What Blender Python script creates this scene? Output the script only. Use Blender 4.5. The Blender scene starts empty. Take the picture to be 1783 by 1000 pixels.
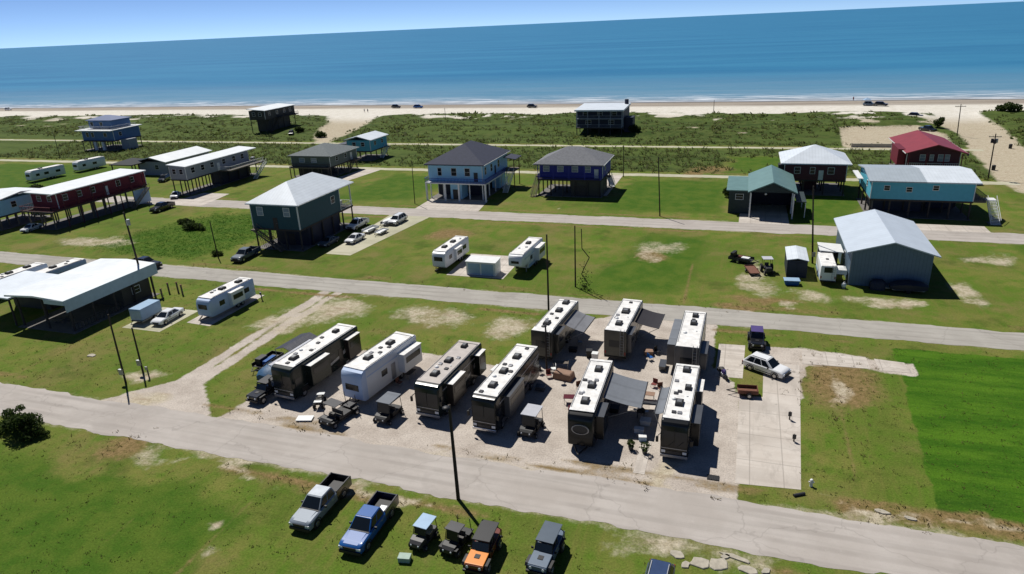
import bpy, math, random
import numpy as np
from mathutils import Vector, Matrix

scene = bpy.context.scene
C = scene.collection
random.seed(7)
rng = np.random.default_rng(11)
R = math.radians

# ------------------------------------------------------------------ camera, sky, sun, exposure
# X runs along the streets (to the right), Y towards the sea, Z up, metres.
CAM_H = 37.0
PITCH, ROLL, YAW = R(21.02), R(2.635), R(19.0)
cam_data = bpy.data.cameras.new('camera')
cam_data.sensor_fit = 'HORIZONTAL'
cam_data.sensor_width = 36.0
cam_data.lens = 36.0 * 869.0 / 1304.0
cam_data.clip_start = 0.5
cam_data.clip_end = 200000.0
camera = bpy.data.objects.new('camera', cam_data)
C.objects.link(camera)
camera.matrix_world = (Matrix.Translation((0, 0, CAM_H)) @ Matrix.Rotation(YAW, 4, 'Z')
                       @ Matrix.Rotation(math.pi / 2 - PITCH, 4, 'X') @ Matrix.Rotation(-ROLL, 4, 'Z'))
scene.camera = camera

SUN_TO = Vector((-0.50, 0.45, 1.0)).normalized()
SUN_EL = math.asin(SUN_TO.z)
world = bpy.data.worlds.new('World')
scene.world = world
world.use_nodes = True
wn = world.node_tree.nodes
sky = wn.new('ShaderNodeTexSky')
sky.sky_type = 'NISHITA'
sky.sun_disc = False
sky.sun_elevation = SUN_EL
sky.sun_rotation = math.atan2(SUN_TO.x, SUN_TO.y)
sky.altitude = 0
sky.air_density = 0.25
sky.dust_density = 0.0
sky.ozone_density = 4.5
wn['Background'].inputs['Strength'].default_value = 0.106
world.node_tree.links.new(sky.outputs['Color'], wn['Background'].inputs['Color'])

sun_data = bpy.data.lights.new('sun', 'SUN')
sun_data.energy = 4.8
sun_data.angle = R(0.5)
sun_data.color = (1.0, 0.965, 0.90)
sun = bpy.data.objects.new('sun', sun_data)
C.objects.link(sun)
sun.location = (-60, 60, 120)
sun.rotation_euler = (-SUN_TO).to_track_quat('-Z', 'Y').to_euler()

scene.view_settings.view_transform = 'Standard'
scene.view_settings.look = 'None'
scene.view_settings.exposure = 0.12
scene.view_settings.gamma = 1.0

# ------------------------------------------------------------------ materials
def srgb(r, g, b):
    f = lambda c: (c / 255) / 12.92 if c / 255 <= 0.04045 else ((c / 255 + 0.055) / 1.055) ** 2.4
    return (f(r), f(g), f(b))

MATS = {}
def new_mat(name):
    m = bpy.data.materials.new(name)
    m.use_nodes = True
    nt = m.node_tree
    return m, nt, nt.nodes, nt.links, nt.nodes['Principled BSDF']

def mat(name, col, rough=0.6, metal=0.0, var=0.18, scale=1.5, spec=0.4, lines=None, bump=0.0, coat=0.0):
    """col is linear. Blotchy wear from two noises; lines=(axis, period, strength) adds boards or panel seams."""
    if name in MATS:
        return MATS[name]
    m, nt, N, L, P = new_mat(name)
    P.inputs['Roughness'].default_value = rough
    P.inputs['Metallic'].default_value = metal
    P.inputs['Specular IOR Level'].default_value = spec
    if coat:
        P.inputs['Coat Weight'].default_value = coat
        P.inputs['Coat Roughness'].default_value = 0.08
    tc = N.new('ShaderNodeTexCoord')
    n1 = N.new('ShaderNodeTexNoise'); n1.inputs['Scale'].default_value = scale; n1.inputs['Detail'].default_value = 6
    n1.inputs['Roughness'].default_value = 0.65
    L.new(tc.outputs['Object'], n1.inputs['Vector'])
    mr = N.new('ShaderNodeMapRange')
    mr.inputs['From Min'].default_value = 0.3; mr.inputs['From Max'].default_value = 0.7
    mr.inputs['To Min'].default_value = 1 - var; mr.inputs['To Max'].default_value = 1 + var * 0.6
    L.new(n1.outputs['Fac'], mr.inputs['Value'])
    mul = N.new('ShaderNodeVectorMath'); mul.operation = 'SCALE'
    mul.inputs[0].default_value = col
    L.new(mr.outputs['Result'], mul.inputs['Scale'])
    out = mul.outputs['Vector']
    height = n1.outputs['Fac']
    if lines:
        ax, period, strength = lines
        sp = N.new('ShaderNodeSeparateXYZ'); L.new(tc.outputs['Object'], sp.inputs[0])
        d = N.new('ShaderNodeMath'); d.operation = 'DIVIDE'; d.inputs[1].default_value = period
        L.new(sp.outputs['XYZ'.index(ax.upper())], d.inputs[0])
        f = N.new('ShaderNodeMath'); f.operation = 'FRACT'; L.new(d.outputs[0], f.inputs[0])
        g = N.new('ShaderNodeMath'); g.operation = 'LESS_THAN'; g.inputs[1].default_value = 0.14
        L.new(f.outputs[0], g.inputs[0])
        k = N.new('ShaderNodeMath'); k.operation = 'MULTIPLY_ADD'; k.inputs[1].default_value = -strength; k.inputs[2].default_value = 1
        L.new(g.outputs[0], k.inputs[0])
        m2 = N.new('ShaderNodeVectorMath'); m2.operation = 'SCALE'
        L.new(out, m2.inputs[0]); L.new(k.outputs[0], m2.inputs['Scale'])
        out = m2.outputs['Vector']
    L.new(out, P.inputs['Base Color'])
    if bump:
        b = N.new('ShaderNodeBump'); b.inputs['Strength'].default_value = bump; b.inputs['Distance'].default_value = 0.05
        L.new(height, b.inputs['Height']); L.new(b.outputs['Normal'], P.inputs['Normal'])
    MATS[name] = m
    return m

def foliage_mat(name, c1, c2, scale=0.6):
    if name in MATS:
        return MATS[name]
    m, nt, N, L, P = new_mat(name)
    P.inputs['Roughness'].default_value = 0.75
    P.inputs['Specular IOR Level'].default_value = 0.15
    g = N.new('ShaderNodeNewGeometry')
    n = N.new('ShaderNodeTexNoise'); n.inputs['Scale'].default_value = scale; n.inputs['Detail'].default_value = 4
    L.new(g.outputs['Position'], n.inputs['Vector'])
    r = N.new('ShaderNodeMath'); r.operation = 'MULTIPLY_ADD'; r.inputs[1].default_value = 0.5
    L.new(g.outputs['Random Per Island'], r.inputs[0]); L.new(n.outputs['Fac'], r.inputs[2])
    cr = N.new('ShaderNodeValToRGB')
    cr.color_ramp.elements[0].position = 0.45; cr.color_ramp.elements[0].color = (*c1, 1)
    cr.color_ramp.elements[1].position = 0.95; cr.color_ramp.elements[1].color = (*c2, 1)
    L.new(r.outputs[0], cr.inputs[0]); L.new(cr.outputs[0], P.inputs['Base Color'])
    tr = N.new('ShaderNodeBsdfTranslucent'); L.new(cr.outputs[0], tr.inputs['Color'])
    mx = N.new('ShaderNodeMixShader'); mx.inputs[0].default_value = 0.45
    L.new(P.outputs[0], mx.inputs[1]); L.new(tr.outputs[0], mx.inputs[2])
    L.new(mx.outputs[0], N['Material Output'].inputs['Surface'])
    MATS[name] = m
    return m

# ------------------------------------------------------------------ mesh kit
class MB:
    """Collects shapes and links them as ONE mesh object."""
    def __init__(s):
        s.v = []; s.f = []
    def add(s, vs, fs):
        o = len(s.v)
        s.v += [tuple(p) for p in vs]
        s.f += [tuple(i + o for i in f) for f in fs]
        return s
    def box(s, x0, x1, y0, y1, z0, z1):
        return s.add([(x0, y0, z0), (x1, y0, z0), (x1, y1, z0), (x0, y1, z0), (x0, y0, z1), (x1, y0, z1), (x1, y1, z1), (x0, y1, z1)],
                     [(0, 3, 2, 1), (4, 5, 6, 7), (0, 1, 5, 4), (1, 2, 6, 5), (2, 3, 7, 6), (3, 0, 4, 7)])
    def cyl(s, p0, p1, r0, r1=None, n=10):
        r1 = r0 if r1 is None else r1
        p0 = Vector(p0); p1 = Vector(p1); d = (p1 - p0).normalized()
        a = d.orthogonal().normalized(); b = d.cross(a)
        vs = []
        for p, r in ((p0, r0), (p1, r1)):
            for i in range(n):
                t = 2 * math.pi * i / n
                vs.append(p + a * (r * math.cos(t)) + b * (r * math.sin(t)))
        fs = [(i, (i + 1) % n, n + (i + 1) % n, n + i) for i in range(n)]
        fs += [tuple(range(n - 1, -1, -1)), tuple(range(n, 2 * n))]
        return s.add(vs, fs)
    def tube(s, pts, r, n=6):
        for a, b in zip(pts, pts[1:]):
            s.cyl(a, b, r, r, n)
        return s
    def bar(s, p0, p1, w, h):
        p0 = Vector(p0); p1 = Vector(p1); d = (p1 - p0).normalized()
        up = Vector((0, 0, 1)) if abs(d.z) < 0.95 else Vector((0, 1, 0))
        a = d.cross(up).normalized() * (w / 2); b = a.cross(d).normalized() * (h / 2)
        vs = [p + q for p in (p0, p1) for q in (-a - b, a - b, a + b, -a + b)]
        return s.add(vs, [(0, 3, 2, 1), (4, 5, 6, 7), (0, 1, 5, 4), (1, 2, 6, 5), (2, 3, 7, 6), (3, 0, 4, 7)])
    def poly(s, pts):
        return s.add(pts, [tuple(range(len(pts)))])
    def prism(s, prof, axis, lo, hi):
        """prof: (a, b) points; axis 'x': a=y b=z, 'y': a=x b=z, 'z': a=x b=y."""
        mk = {'x': lambda a, b, t: (t, a, b), 'y': lambda a, b, t: (a, t, b), 'z': lambda a, b, t: (a, b, t)}[axis]
        n = len(prof)
        vs = [mk(a, b, lo) for a, b in prof] + [mk(a, b, hi) for a, b in prof]
        fs = [(i, (i + 1) % n, n + (i + 1) % n, n + i) for i in range(n)]
        fs += [tuple(range(n - 1, -1, -1)), tuple(range(n, 2 * n))]
        return s.add(vs, fs)
    def loft(s, secs):
        n = len(secs[0]); vs = [p for sec in secs for p in sec]; fs = []
        for k in range(len(secs) - 1):
            for i in range(n):
                j = (i + 1) % n
                fs.append((k * n + i, k * n + j, (k + 1) * n + j, (k + 1) * n + i))
        fs += [tuple(range(n - 1, -1, -1)), tuple(range((len(secs) - 1) * n, len(secs) * n))]
        return s.add(vs, fs)
    def dome(s, c, r, sz=1.0, n=12, m=5, bottom=0.0):
        vs = [(c[0], c[1], c[2] + r * sz)]
        for k in range(1, m + 1):
            t = math.pi / 2 * (1 - k / m * (1 - bottom))
            for i in range(n):
                a = 2 * math.pi * i / n
                vs.append((c[0] + r * math.cos(t) * math.cos(a), c[1] + r * math.cos(t) * math.sin(a), c[2] + r * sz * math.sin(t)))
        fs = [(0, 1 + i, 1 + (i + 1) % n) for i in range(n)]
        for k in range(m - 1):
            for i in range(n):
                j = (i + 1) % n
                fs.append((1 + k * n + i, 1 + (k + 1) * n + i, 1 + (k + 1) * n + j, 1 + k * n + j))
        fs.append(tuple(1 + (m - 1) * n + i for i in range(n - 1, -1, -1)))
        return s.add(vs, fs)
    def build(s, name, material, parent=None, smooth=False, bevel=0.0):
        me = bpy.data.meshes.new(name)
        me.from_pydata(s.v, [], s.f)
        me.materials.append(material)
        import bmesh
        bm = bmesh.new(); bm.from_mesh(me)
        bmesh.ops.recalc_face_normals(bm, faces=bm.faces)
        bm.to_mesh(me); bm.free()
        if smooth:
            me.shade_smooth()
            me.set_sharp_from_angle(angle=R(38))
        o = bpy.data.objects.new(name, me)
        C.objects.link(o)
        if parent is not None:
            o.parent = parent
        if bevel:
            b = o.modifiers.new('bevel', 'BEVEL'); b.width = bevel; b.segments = 2; b.limit_method = 'ANGLE'; b.angle_limit = R(40)
        return o

def big_mesh(name, verts, faces, material):
    me = bpy.data.meshes.new(name)
    verts = np.asarray(verts, dtype=np.float32); faces = np.asarray(faces, dtype=np.int32)
    k = faces.shape[1]
    me.vertices.add(len(verts)); me.vertices.foreach_set('co', verts.ravel())
    me.loops.add(faces.size); me.loops.foreach_set('vertex_index', faces.ravel())
    me.polygons.add(len(faces))
    me.polygons.foreach_set('loop_start', np.arange(0, faces.size, k, dtype=np.int32))
    me.polygons.foreach_set('loop_total', np.full(len(faces), k, dtype=np.int32))
    me.update(calc_edges=True); me.validate()
    me.materials.append(material)
    o = bpy.data.objects.new(name, me); C.objects.link(o)
    return o

def thing(name, label, cat, x, y, z=0.0, yaw=0.0, group=None):
    o = bpy.data.objects.new(name, None); C.objects.link(o)
    o.empty_display_size = 0.5
    o.location = (x, y, z); o.rotation_euler = (0, 0, R(yaw))
    o['label'] = label; o['category'] = cat
    if group: o['group'] = group
    return o
def tag(o, label, cat, group=None):
    o['label'] = label; o['category'] = cat
    if group: o['group'] = group
    return o
def structure(o):
    o['kind'] = 'structure'; return o
def stuff(o):
    o['kind'] = 'stuff'; return o
def dup(root, label, x, y, z=0.0, yaw=0.0):
    """A copy of a thing with copies of its parts and sub-parts."""
    r = root.copy(); C.objects.link(r)
    r.location = (x, y, z); r.rotation_euler = (0, 0, R(yaw)); r['label'] = label
    for ch in list(root.children):
        c = ch.copy(); C.objects.link(c); c.parent = r
        for g in list(ch.children):
            d = g.copy(); C.objects.link(d); d.parent = c
    return r

# value noise on arrays, for outlines and masks
def vnoise(x, y, seed=0):
    xi = np.floor(x).astype(np.int64); yi = np.floor(y).astype(np.int64)
    fx = x - xi; fy = y - yi
    fx = fx * fx * (3 - 2 * fx); fy = fy * fy * (3 - 2 * fy)
    def h(a, b):
        n = (a * 374761393 + b * 668265263 + seed * 144665) & 0x7fffffff
        n = ((n ^ (n >> 13)) * 1274126177) & 0x7fffffff
        return ((n ^ (n >> 16)) & 0xffff) / 65535.0
    return (h(xi, yi) * (1 - fx) + h(xi + 1, yi) * fx) * (1 - fy) + (h(xi, yi + 1) * (1 - fx) + h(xi + 1, yi + 1) * fx) * fy
def fbm(x, y, seed=0, oct=4):
    t = 0; a = 0.5; w = 0
    for k in range(oct):
        t = t + a * vnoise(x * 2 ** k + 17 * k, y * 2 ** k - 9 * k, seed + k); w += a; a *= 0.5
    return t / w

# ------------------------------------------------------------------ ground
def axis(pieces):
    out = []
    for a, b, s in pieces:
        out += list(np.arange(a, b, s))
    return np.array(out + [pieces[-1][1]])
gx = axis([(-9000, -1500, 1500), (-1500, -500, 125), (-500, -240, 6), (-240, -120, 2), (-120, 45, 0.75), (45, 90, 1.5), (90, 300, 6), (300, 1500, 150), (1500, 9000, 1500)])
gy = axis([(-2000, -200, 300), (-200, 10, 15), (10, 60, 0.75), (60, 130, 1.0), (130, 230, 1.5), (230, 360, 2.0), (360, 480, 12)])
U, V = np.meshgrid(gx, gy)
def ss(a, b, t):
    t = np.clip((t - a) / (b - a), 0, 1); return t * t * (3 - 2 * t)
DUNE0 = 227.0
def dune_edge(u):   # seaward limit of the dune scrub
    return 292 + 9 * (fbm(u * 0.03, u * 0, 5) - 0.5) * 2 + 4 * (vnoise(u * 0.15, u * 0, 8) - 0.5)
def ell(u, v, cu, cv, ru, rv, soft=0.75):
    d = np.sqrt(((u - cu) / ru) ** 2 + ((v - cv) / rv) ** 2)
    return 1 - ss(1 - soft, 1 + soft, d)
def rect(u, v, u0, u1, v0, v1, soft=0.8):
    return ss(u0 - soft, u0 + soft, u) * (1 - ss(u1 - soft, u1 + soft, u)) * ss(v0 - soft, v0 + soft, v) * (1 - ss(v1 - soft, v1 + soft, v))
def polymask(u, v, pts, soft=1.0):
    """soft inside mask of a polygon (signed distance)."""
    d = np.full(u.shape, 1e9); ins = np.zeros(u.shape, bool)
    n = len(pts)
    for i in range(n):
        (x0, y0), (x1, y1) = pts[i], pts[(i + 1) % n]
        ex, ey = x1 - x0, y1 - y0
        t = np.clip(((u - x0) * ex + (v - y0) * ey) / (ex * ex + ey * ey), 0, 1)
        d = np.minimum(d, np.hypot(u - x0 - t * ex, v - y0 - t * ey))
        if y0 != y1:
            c = ((y0 > v) != (y1 > v)) & (u < ex * (v - y0) / (y1 - y0) + x0)
            ins ^= c
    return ss(-soft, soft, np.where(ins, d, -d))

SAND_EDGE_PATH = [(-215, 345), (-196, 300), (-172, 262), (-163, 240), (-148, 214), (-141, 214), (-146, 240), (-150, 258), (-158, 280), (-162, 345)]
ACCESS = [(56.5, 60), (57.5, 140), (54.5, 177), (58, 209), (62, 240), (60, 262), (66, 292), (48, 345), (110, 345), (92, 312), (80, 296), (77.5, 252), (73.5, 222), (70, 180), (67.5, 140), (66.5, 60)]
SAND_LOT = [(27.5, 217), (57, 211), (59, 240), (55, 257), (30.5, 254)]
def scrub_mask(u, v):
    n = fbm(u * 0.10, v * 0.10, 3)
    m = ss(DUNE0 - 4, DUNE0 + 4, v) * (1 - ss(-5, 3, v - dune_edge(u)))
    m = m * (1 - polymask(u, v, ACCESS, 2)) * (1 - polymask(u, v, SAND_EDGE_PATH, 3)) * (1 - polymask(u, v, SAND_LOT, 1.5))
    m = m * ss(0.36, 0.50, n + 0.20 * (1 - ss(250, 290, v)) + 0.3 * ss(66, 74, u))
    return m
def ground_z(u, v):
    m = ss(232, 250, v) * (1 - ss(285, 302, v))
    m = m * (1 - polymask(u, v, ACCESS, 5)) * (1 - polymask(u, v, SAND_EDGE_PATH, 6)) * (1 - polymask(u, v, SAND_LOT, 4))
    z = 1.7 * m * fbm(u * 0.05, v * 0.08, 21)
    return z - 0.8 * ss(325, 362, v) - 3.0 * ss(362, 480, v)

sand = np.zeros(U.shape); gravel = sand.copy(); lush = sand.copy(); brown = sand.copy()
wob = lambda s, k: (fbm(U * s, V * s, k) - 0.5)
Uw = U + 5.0 * wob(0.16, 31) + 2.4 * wob(0.6, 33); Vw = V + 5.0 * wob(0.16, 37) + 2.4 * wob(0.6, 39)
BREAK = 0.42 + 0.75 * fbm(U * 0.45, V * 0.45, 59)
for (cu, cv, ru, rv) in [(-54.4, 77.3, 5.8, 4.5), (-58.3, 71.7, 3.4, 3.0), (-37.9, 77.6, 5.4, 3.6), (-27.5, 77.2, 3.6, 4.0), (-12.3, 114.1, 4.2, 3.6), (-13.9, 108.7, 1.9, 3.3), (4.7, 97.9, 2.4, 3.0), (10.3, 96.3, 2.6, 1.9), (7.3, 92.7, 1.3, 1.2), (18.4, 96.2, 3.4, 1.7), (22.6, 96.0, 2.0, 1.5), (37.9, 117.7, 3.9, 2.6), (30.2, 102.2, 1.6, 4.6), (11.7, 69.5, 1.0, 3.6), (-122, 97.5, 8.5, 3.6), (-51.5, 41.6, 2.0, 1.3), (-38.5, 35.3, 0.8, 0.9), (-35.6, 32.8, 0.9, 0.7), (-4.8, 41.6, 3.0, 1.6), (0.4, 41.4, 2.6, 1.4), (13.1, 50.2, 3.2, 0.7), (-27.1, 42.0, 5.0, 0.8), (3.5, 104, 1.6, 6), (-66, 54, 2.5, 1.2), (-61, 50, 3, 1.6), (-44, 42.1, 5, 0.7), (-2.0, 72, 1.4, 4), (-5.0, 50.5, 1.9, 2.0), (22, 49.6, 5, 0.5), (-38, 148.5, 9, 0.9), (-36.5, 136.6, 1.2, 0.5)]:
    sand = np.maximum(sand, ell(Uw, Vw, cu, cv, ru * 1.15, rv * 1.15) * BREAK)
for (cu, cv, ru, rv) in [(-51.6, 115.9, 4.6, 4.6), (-55.5, 42.0, 3.6, 1.6), (-13.5, 109, 3, 4), (4, 93.5, 6, 1.6), (-30, 41.6, 6, 0.9), (12, 71.0, 4.0, 6), (18, 50.0, 6, 1.2), (2, 90, 5, 1.2), (-10, 176, 3, 6), (-6, 182, 7, 5)]:
    brown = np.maximum(brown, ell(Uw, Vw, cu, cv, ru, rv))
for pts in ([(-20.5, 91.5), (-7.5, 91.5), (-4, 104), (-5.5, 121), (-15, 122)],
            [(-120, 94), (-92, 93), (-88, 108), (-90, 122), (-113, 123)], [(-92, 138), (-71, 138), (-69.5, 166), (-90, 166)],
            [(-26, 138), (-1, 137), (-2, 168), (-25, 168)], [(-3, 176), (11, 176), (16, 200), (-2, 200)], [(-75, 0), (-36, 0), (-36, 38), (-75, 38.5)],
            [(8, 130), (24, 136), (24, 168), (11, 168)], [(-240, 112), (-166, 112), (-166, 168), (-240, 168)], [(-260, 20), (-100, 20), (-100, 42), (-260, 42)], [(45, 80), (57, 84), (57, 130), (44, 126)]):
    lush = np.maximum(lush, polymask(Uw, Vw, pts, 3.0))
lush = np.clip(lush * (0.55 + 0.9 * fbm(U * 0.07, V * 0.07, 57)), 0, 1)
vivid = (polymask(U + 0.9 * wob(0.5, 33), V + 1.2 * wob(0.4, 39), [(16.6, 50.5), (17.4, 62), (18.4, 81.5), (80, 81.5), (80, 50.5)], 0.7))
# gravel: RV park, dirt drive with two wheel tracks, road shoulders, drive ends
gravel = np.maximum(gravel, polymask(U + 0.8 * wob(0.5, 41), V + 0.8 * wob(0.5, 43), [(-50, 47), (-48.8, 56), (-45, 66), (-36, 67.5), (-24, 66.5), (-20, 70), (-20.5, 78), (-14, 84.5), (-1.4, 84.5), (-1.2, 72), (1.0, 68.5), (1.8, 66), (1.8, 47)], 0.5))
gravel = np.maximum(gravel, polymask(U + 0.8 * wob(0.5, 45), V + 0.6 * wob(0.5, 47), [(4.2, 66), (4.2, 78.6), (8, 79), (15.5, 78), (19.8, 77.4), (20, 74.6), (15, 75), (8.4, 74.6), (8, 66)], 0.4))
du = U - (-58.6 + 0.02 * (V - 50)) + 0.8 * wob(0.3, 51)
drv = (1 - ss(1.0, 2.6, np.abs(du))) * (0.62 + 0.6 * fbm(U * 0.5, V * 0.25, 53)) * ss(47, 49, V) * (1 - ss(83, 86, V))
gravel = np.maximum(gravel, drv * (1 - 0.7 * np.exp(-(du / 0.4) ** 2) * ss(55, 60, V)))
flare = polymask(U, V, [(-66, 48), (-60.8, 54), (-56.4, 54), (-50, 48)], 0.7)
gravel = np.maximum(gravel, flare)
ROADS = [('road', 43.0, 48.6), ('road', 83.6, 88.9), ('road', 126.4, 132.6), ('road', 171.6, 174.6), ('road', 213.2, 215.8)]
for i, (_, a, b) in enumerate(ROADS):
    c = (a + b) / 2; h = (b - a) / 2
    s = np.clip(1 - (np.abs(V - c + 0.8 * wob(0.35, 60 + i)) - h) / 1.2, 0, 1) * (0.35 + 0.8 * fbm(U * 0.12, V * 0.3, 70 + i))
    sand = np.maximum(sand, s * 0.75)
    bb = np.exp(-((np.abs(V - c) - h - 1.6) / 0.9) ** 2) * ss(0.45, 0.62, fbm(U * 0.10, V * 0.25, 80 + i))
    brown = np.maximum(brown, bb * 0.9)
sand = np.maximum(sand, polymask(U + 2 * wob(0.2, 90), V + 2 * wob(0.2, 91), ACCESS, 1.2))
sand = np.maximum(sand, polymask(U + 3 * wob(0.15, 92), V + 3 * wob(0.15, 93), SAND_EDGE_PATH, 2))
sand = np.maximum(sand, polymask(U, V, SAND_LOT, 0.8) * 0.95)
edge_dirt = np.exp(-((V - 49.3 + 0.9 * wob(0.3, 95)) / 0.55) ** 2) * rect(U, V, -50, 1.5, 40, 60, 1) * ss(0.36, 0.58, fbm(U * 0.16, V * 0.3, 96))
brown = np.maximum(brown, edge_dirt)
ruts = sum(np.exp(-((U - c_ + 1.2 * wob(0.05, 97)) / 0.28) ** 2) * ss(lo_, lo_ + 3, V) * (1 - ss(hi_ - 3, hi_, V)) for c_, lo_, hi_ in ((-37.5, 18, 40), (-35.7, 18, 40), (-30.2, 20, 35), (-46, 12, 36), (-47.8, 12, 36), (11, 52, 74), (12.8, 52, 74), (-8, 87, 110), (-6.2, 87, 110), (-56, 92, 120), (-54.2, 92, 120)))
brown = np.maximum(brown, ruts * (0.35 + 0.8 * fbm(U * 0.3, V * 0.12, 98)))
ditch = np.exp(-((U + 82.0 + 0.8 * wob(0.08, 101)) / 0.45) ** 2) * rect(U, V, -90, -70, 51, 66, 1)
brown = np.maximum(brown, 0.75 * ditch)
brown = np.maximum(brown, rect(U, V, 9, 70, 49.0, 51.6, 0.7) * (0.5 + 0.7 * fbm(U * 0.2, V * 0.4, 102)))
scrub = scrub_mask(U, V)
beachm = ss(DUNE0 + 2, DUNE0 + 8, V)
sand = np.maximum(sand, beachm * (1 - scrub))
mid = ss(175, 179, V) * (1 - ss(211, 214, V)) * (1 - lush)          # rough unmown band
dunegrass = np.maximum(ss(216, 220, V) * (1 - ss(300, 304, V)), 0.75 * mid)
wet = ss(314, 322, V + 3 * (fbm(U * 0.02, V * 0, 99) - 0.5))

Z = ground_z(U, V)
nv, nu = U.shape
idx = np.arange(nv * nu).reshape(nv, nu)
quads = np.stack([idx[:-1, :-1], idx[:-1, 1:], idx[1:, 1:], idx[1:, :-1]], -1).reshape(-1, 4)

m, nt, N, L, P = new_mat('grassland')
P.inputs['Roughness'].default_value = 0.95
P.inputs['Specular IOR Level'].default_value = 0.08
geo = N.new('ShaderNodeNewGeometry')
def noise(scale, detail=5, rough=0.6, stretch=None):
    n = N.new('ShaderNodeTexNoise'); n.inputs['Scale'].default_value = scale; n.inputs['Detail'].default_value = detail; n.inputs['Roughness'].default_value = rough
    if stretch:
        mp = N.new('ShaderNodeMapping'); mp.inputs['Scale'].default_value = stretch
        L.new(geo.outputs['Position'], mp.inputs['Vector']); L.new(mp.outputs[0], n.inputs['Vector'])
    else:
        L.new(geo.outputs['Position'], n.inputs['Vector'])
    return n.outputs['Fac']
def remap(v, a, b, c=0.0, d=1.0):
    r = N.new('ShaderNodeMapRange'); r.interpolation_type = 'SMOOTHSTEP'
    for k, x in zip(('From Min', 'From Max', 'To Min', 'To Max'), (a, b, c, d)): r.inputs[k].default_value = x
    L.new(v, r.inputs['Value']); return r.outputs['Result']
def mixc(f, a, b):
    x = N.new('ShaderNodeMix'); x.data_type = 'RGBA'
    L.new(f, x.inputs['Factor'])
    for s, c in ((6, a), (7, b)):
        if isinstance(c, tuple): x.inputs[s].default_value = (*c, 1)
        else: L.new(c, x.inputs[s])
    return x.outputs[2]
def madd(a, k, b):
    x = N.new('ShaderNodeMath'); x.operation = 'MULTIPLY_ADD'; L.new(a, x.inputs[0]); x.inputs[1].default_value = k
    if isinstance(b, (int, float)): x.inputs[2].default_value = b
    else: L.new(b, x.inputs[2])
    return x.outputs[0]
def attr(name):
    a = N.new('ShaderNodeAttribute'); a.attribute_name = name
    s = N.new('ShaderNodeSeparateColor'); L.new(a.outputs['Color'], s.inputs[0])
    return s.outputs[0], s.outputs[1], s.outputs[2]
aS, aG, aL = attr('cover_a')
aB, aD, aW = attr('cover_b')
spos = N.new('ShaderNodeSeparateXYZ'); L.new(geo.outputs['Position'], spos.inputs[0])
fine = noise(1.6, 8, 0.75); med = noise(0.35, 6, 0.65); big = noise(0.05, 4, 0.6); speck = noise(6.0, 4, 0.7)
mow = noise(1.0, 3, 0.6, (1.1, 0.09, 1))
grass = mixc(remap(big, 0.36, 0.62), (0.090, 0.128, 0.020), (0.158, 0.166, 0.038))
grass = mixc(remap(med, 0.38, 0.66), grass, (0.084, 0.146, 0.016))
grass = mixc(remap(mow, 0.45, 0.75, 0, 0.5), grass, (0.150, 0.140, 0.038))
worn = noise(0.11, 6, 0.7)
grass = mixc(remap(worn, 0.47, 0.70, 0, 0.8), grass, (0.180, 0.150, 0.054))
grass = mixc(remap(noise(0.16, 5, 0.65), 0.52, 0.70, 0, 0.6), grass, (0.046, 0.078, 0.010))
lushc = mixc(remap(med, 0.35, 0.65), (0.046, 0.104, 0.009), (0.082, 0.128, 0.016))
dunec = mixc(remap(med, 0.35, 0.68), (0.036, 0.064, 0.012), (0.086, 0.108, 0.028))
dunec = mixc(remap(noise(1.0, 4, 0.6, (0.012, 0.10, 1)), 0.40, 0.62, 0, 0.75), dunec, (0.080, 0.116, 0.026))
dunec = mixc(remap(noise(1.0, 4, 0.6, (0.02, 0.16, 1)), 0.54, 0.66, 0, 0.6), dunec, (0.034, 0.056, 0.014))
brownc = mixc(remap(fine, 0.3, 0.7), (0.125, 0.092, 0.034), (0.26, 0.18, 0.085))
sandc = mixc(remap(fine, 0.3, 0.72), (0.34, 0.285, 0.195), (0.52, 0.465, 0.36))
sandc = mixc(remap(noise(0.5, 5, 0.7, (0.5, 1.3, 1)), 0.5, 0.68, 0, 0.6), sandc, (0.30, 0.22, 0.155))
gravc = mixc(remap(med, 0.3, 0.7), (0.385, 0.335, 0.29), (0.515, 0.46, 0.405))
gravc = mixc(remap(speck, 0.55, 0.7, 0, 0.45), gravc, (0.27, 0.225, 0.18))
wetc = mixc(remap(noise(0.3, 4, 0.6, (0.08, 1.0, 1)), 0.35, 0.65), (0.36, 0.32, 0.27), (0.25, 0.215, 0.18))
edge = madd(fine, 0.75, madd(med, 0.75, -0.75))
def thresh(a, lo=0.42, hi=0.62):
    x = N.new('ShaderNodeMath'); x.operation = 'ADD'; L.new(a, x.inputs[0]); L.new(edge, x.inputs[1])
    return remap(x.outputs[0], lo, hi)
vividc = mixc(remap(noise(1.0, 6, 0.7, (0.10, 0.42, 1)), 0.35, 0.65), (0.030, 0.092, 0.005), (0.068, 0.150, 0.010))
vividc = mixc(remap(noise(0.13, 5, 0.65, (0.08, 0.22, 1)), 0.52, 0.66, 0, 0.85), vividc, (0.018, 0.050, 0.006))
vividc = mixc(remap(fine, 0.52, 0.70, 0, 0.6), vividc, (0.088, 0.150, 0.018))
col = mixc(thresh(aL, 0.25, 0.95), grass, lushc)
col = mixc(thresh(attr('cover_c')[0], 0.40, 0.65), col, vividc)
col = mixc(thresh(aD, 0.3, 0.7), col, dunec)
col = mixc(thresh(aG, 0.36, 0.66), col, gravc)
col = mixc(thresh(aB, 0.35, 1.0), col, brownc)
sandc = mixc(remap(spos.outputs[1], 258, 288), sandc, mixc(remap(med, 0.3, 0.7), (0.56, 0.525, 0.455), (0.66, 0.63, 0.57)))
col = mixc(thresh(aS, 0.36, 0.95), col, sandc)
col = mixc(aW, col, wetc)
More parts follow.
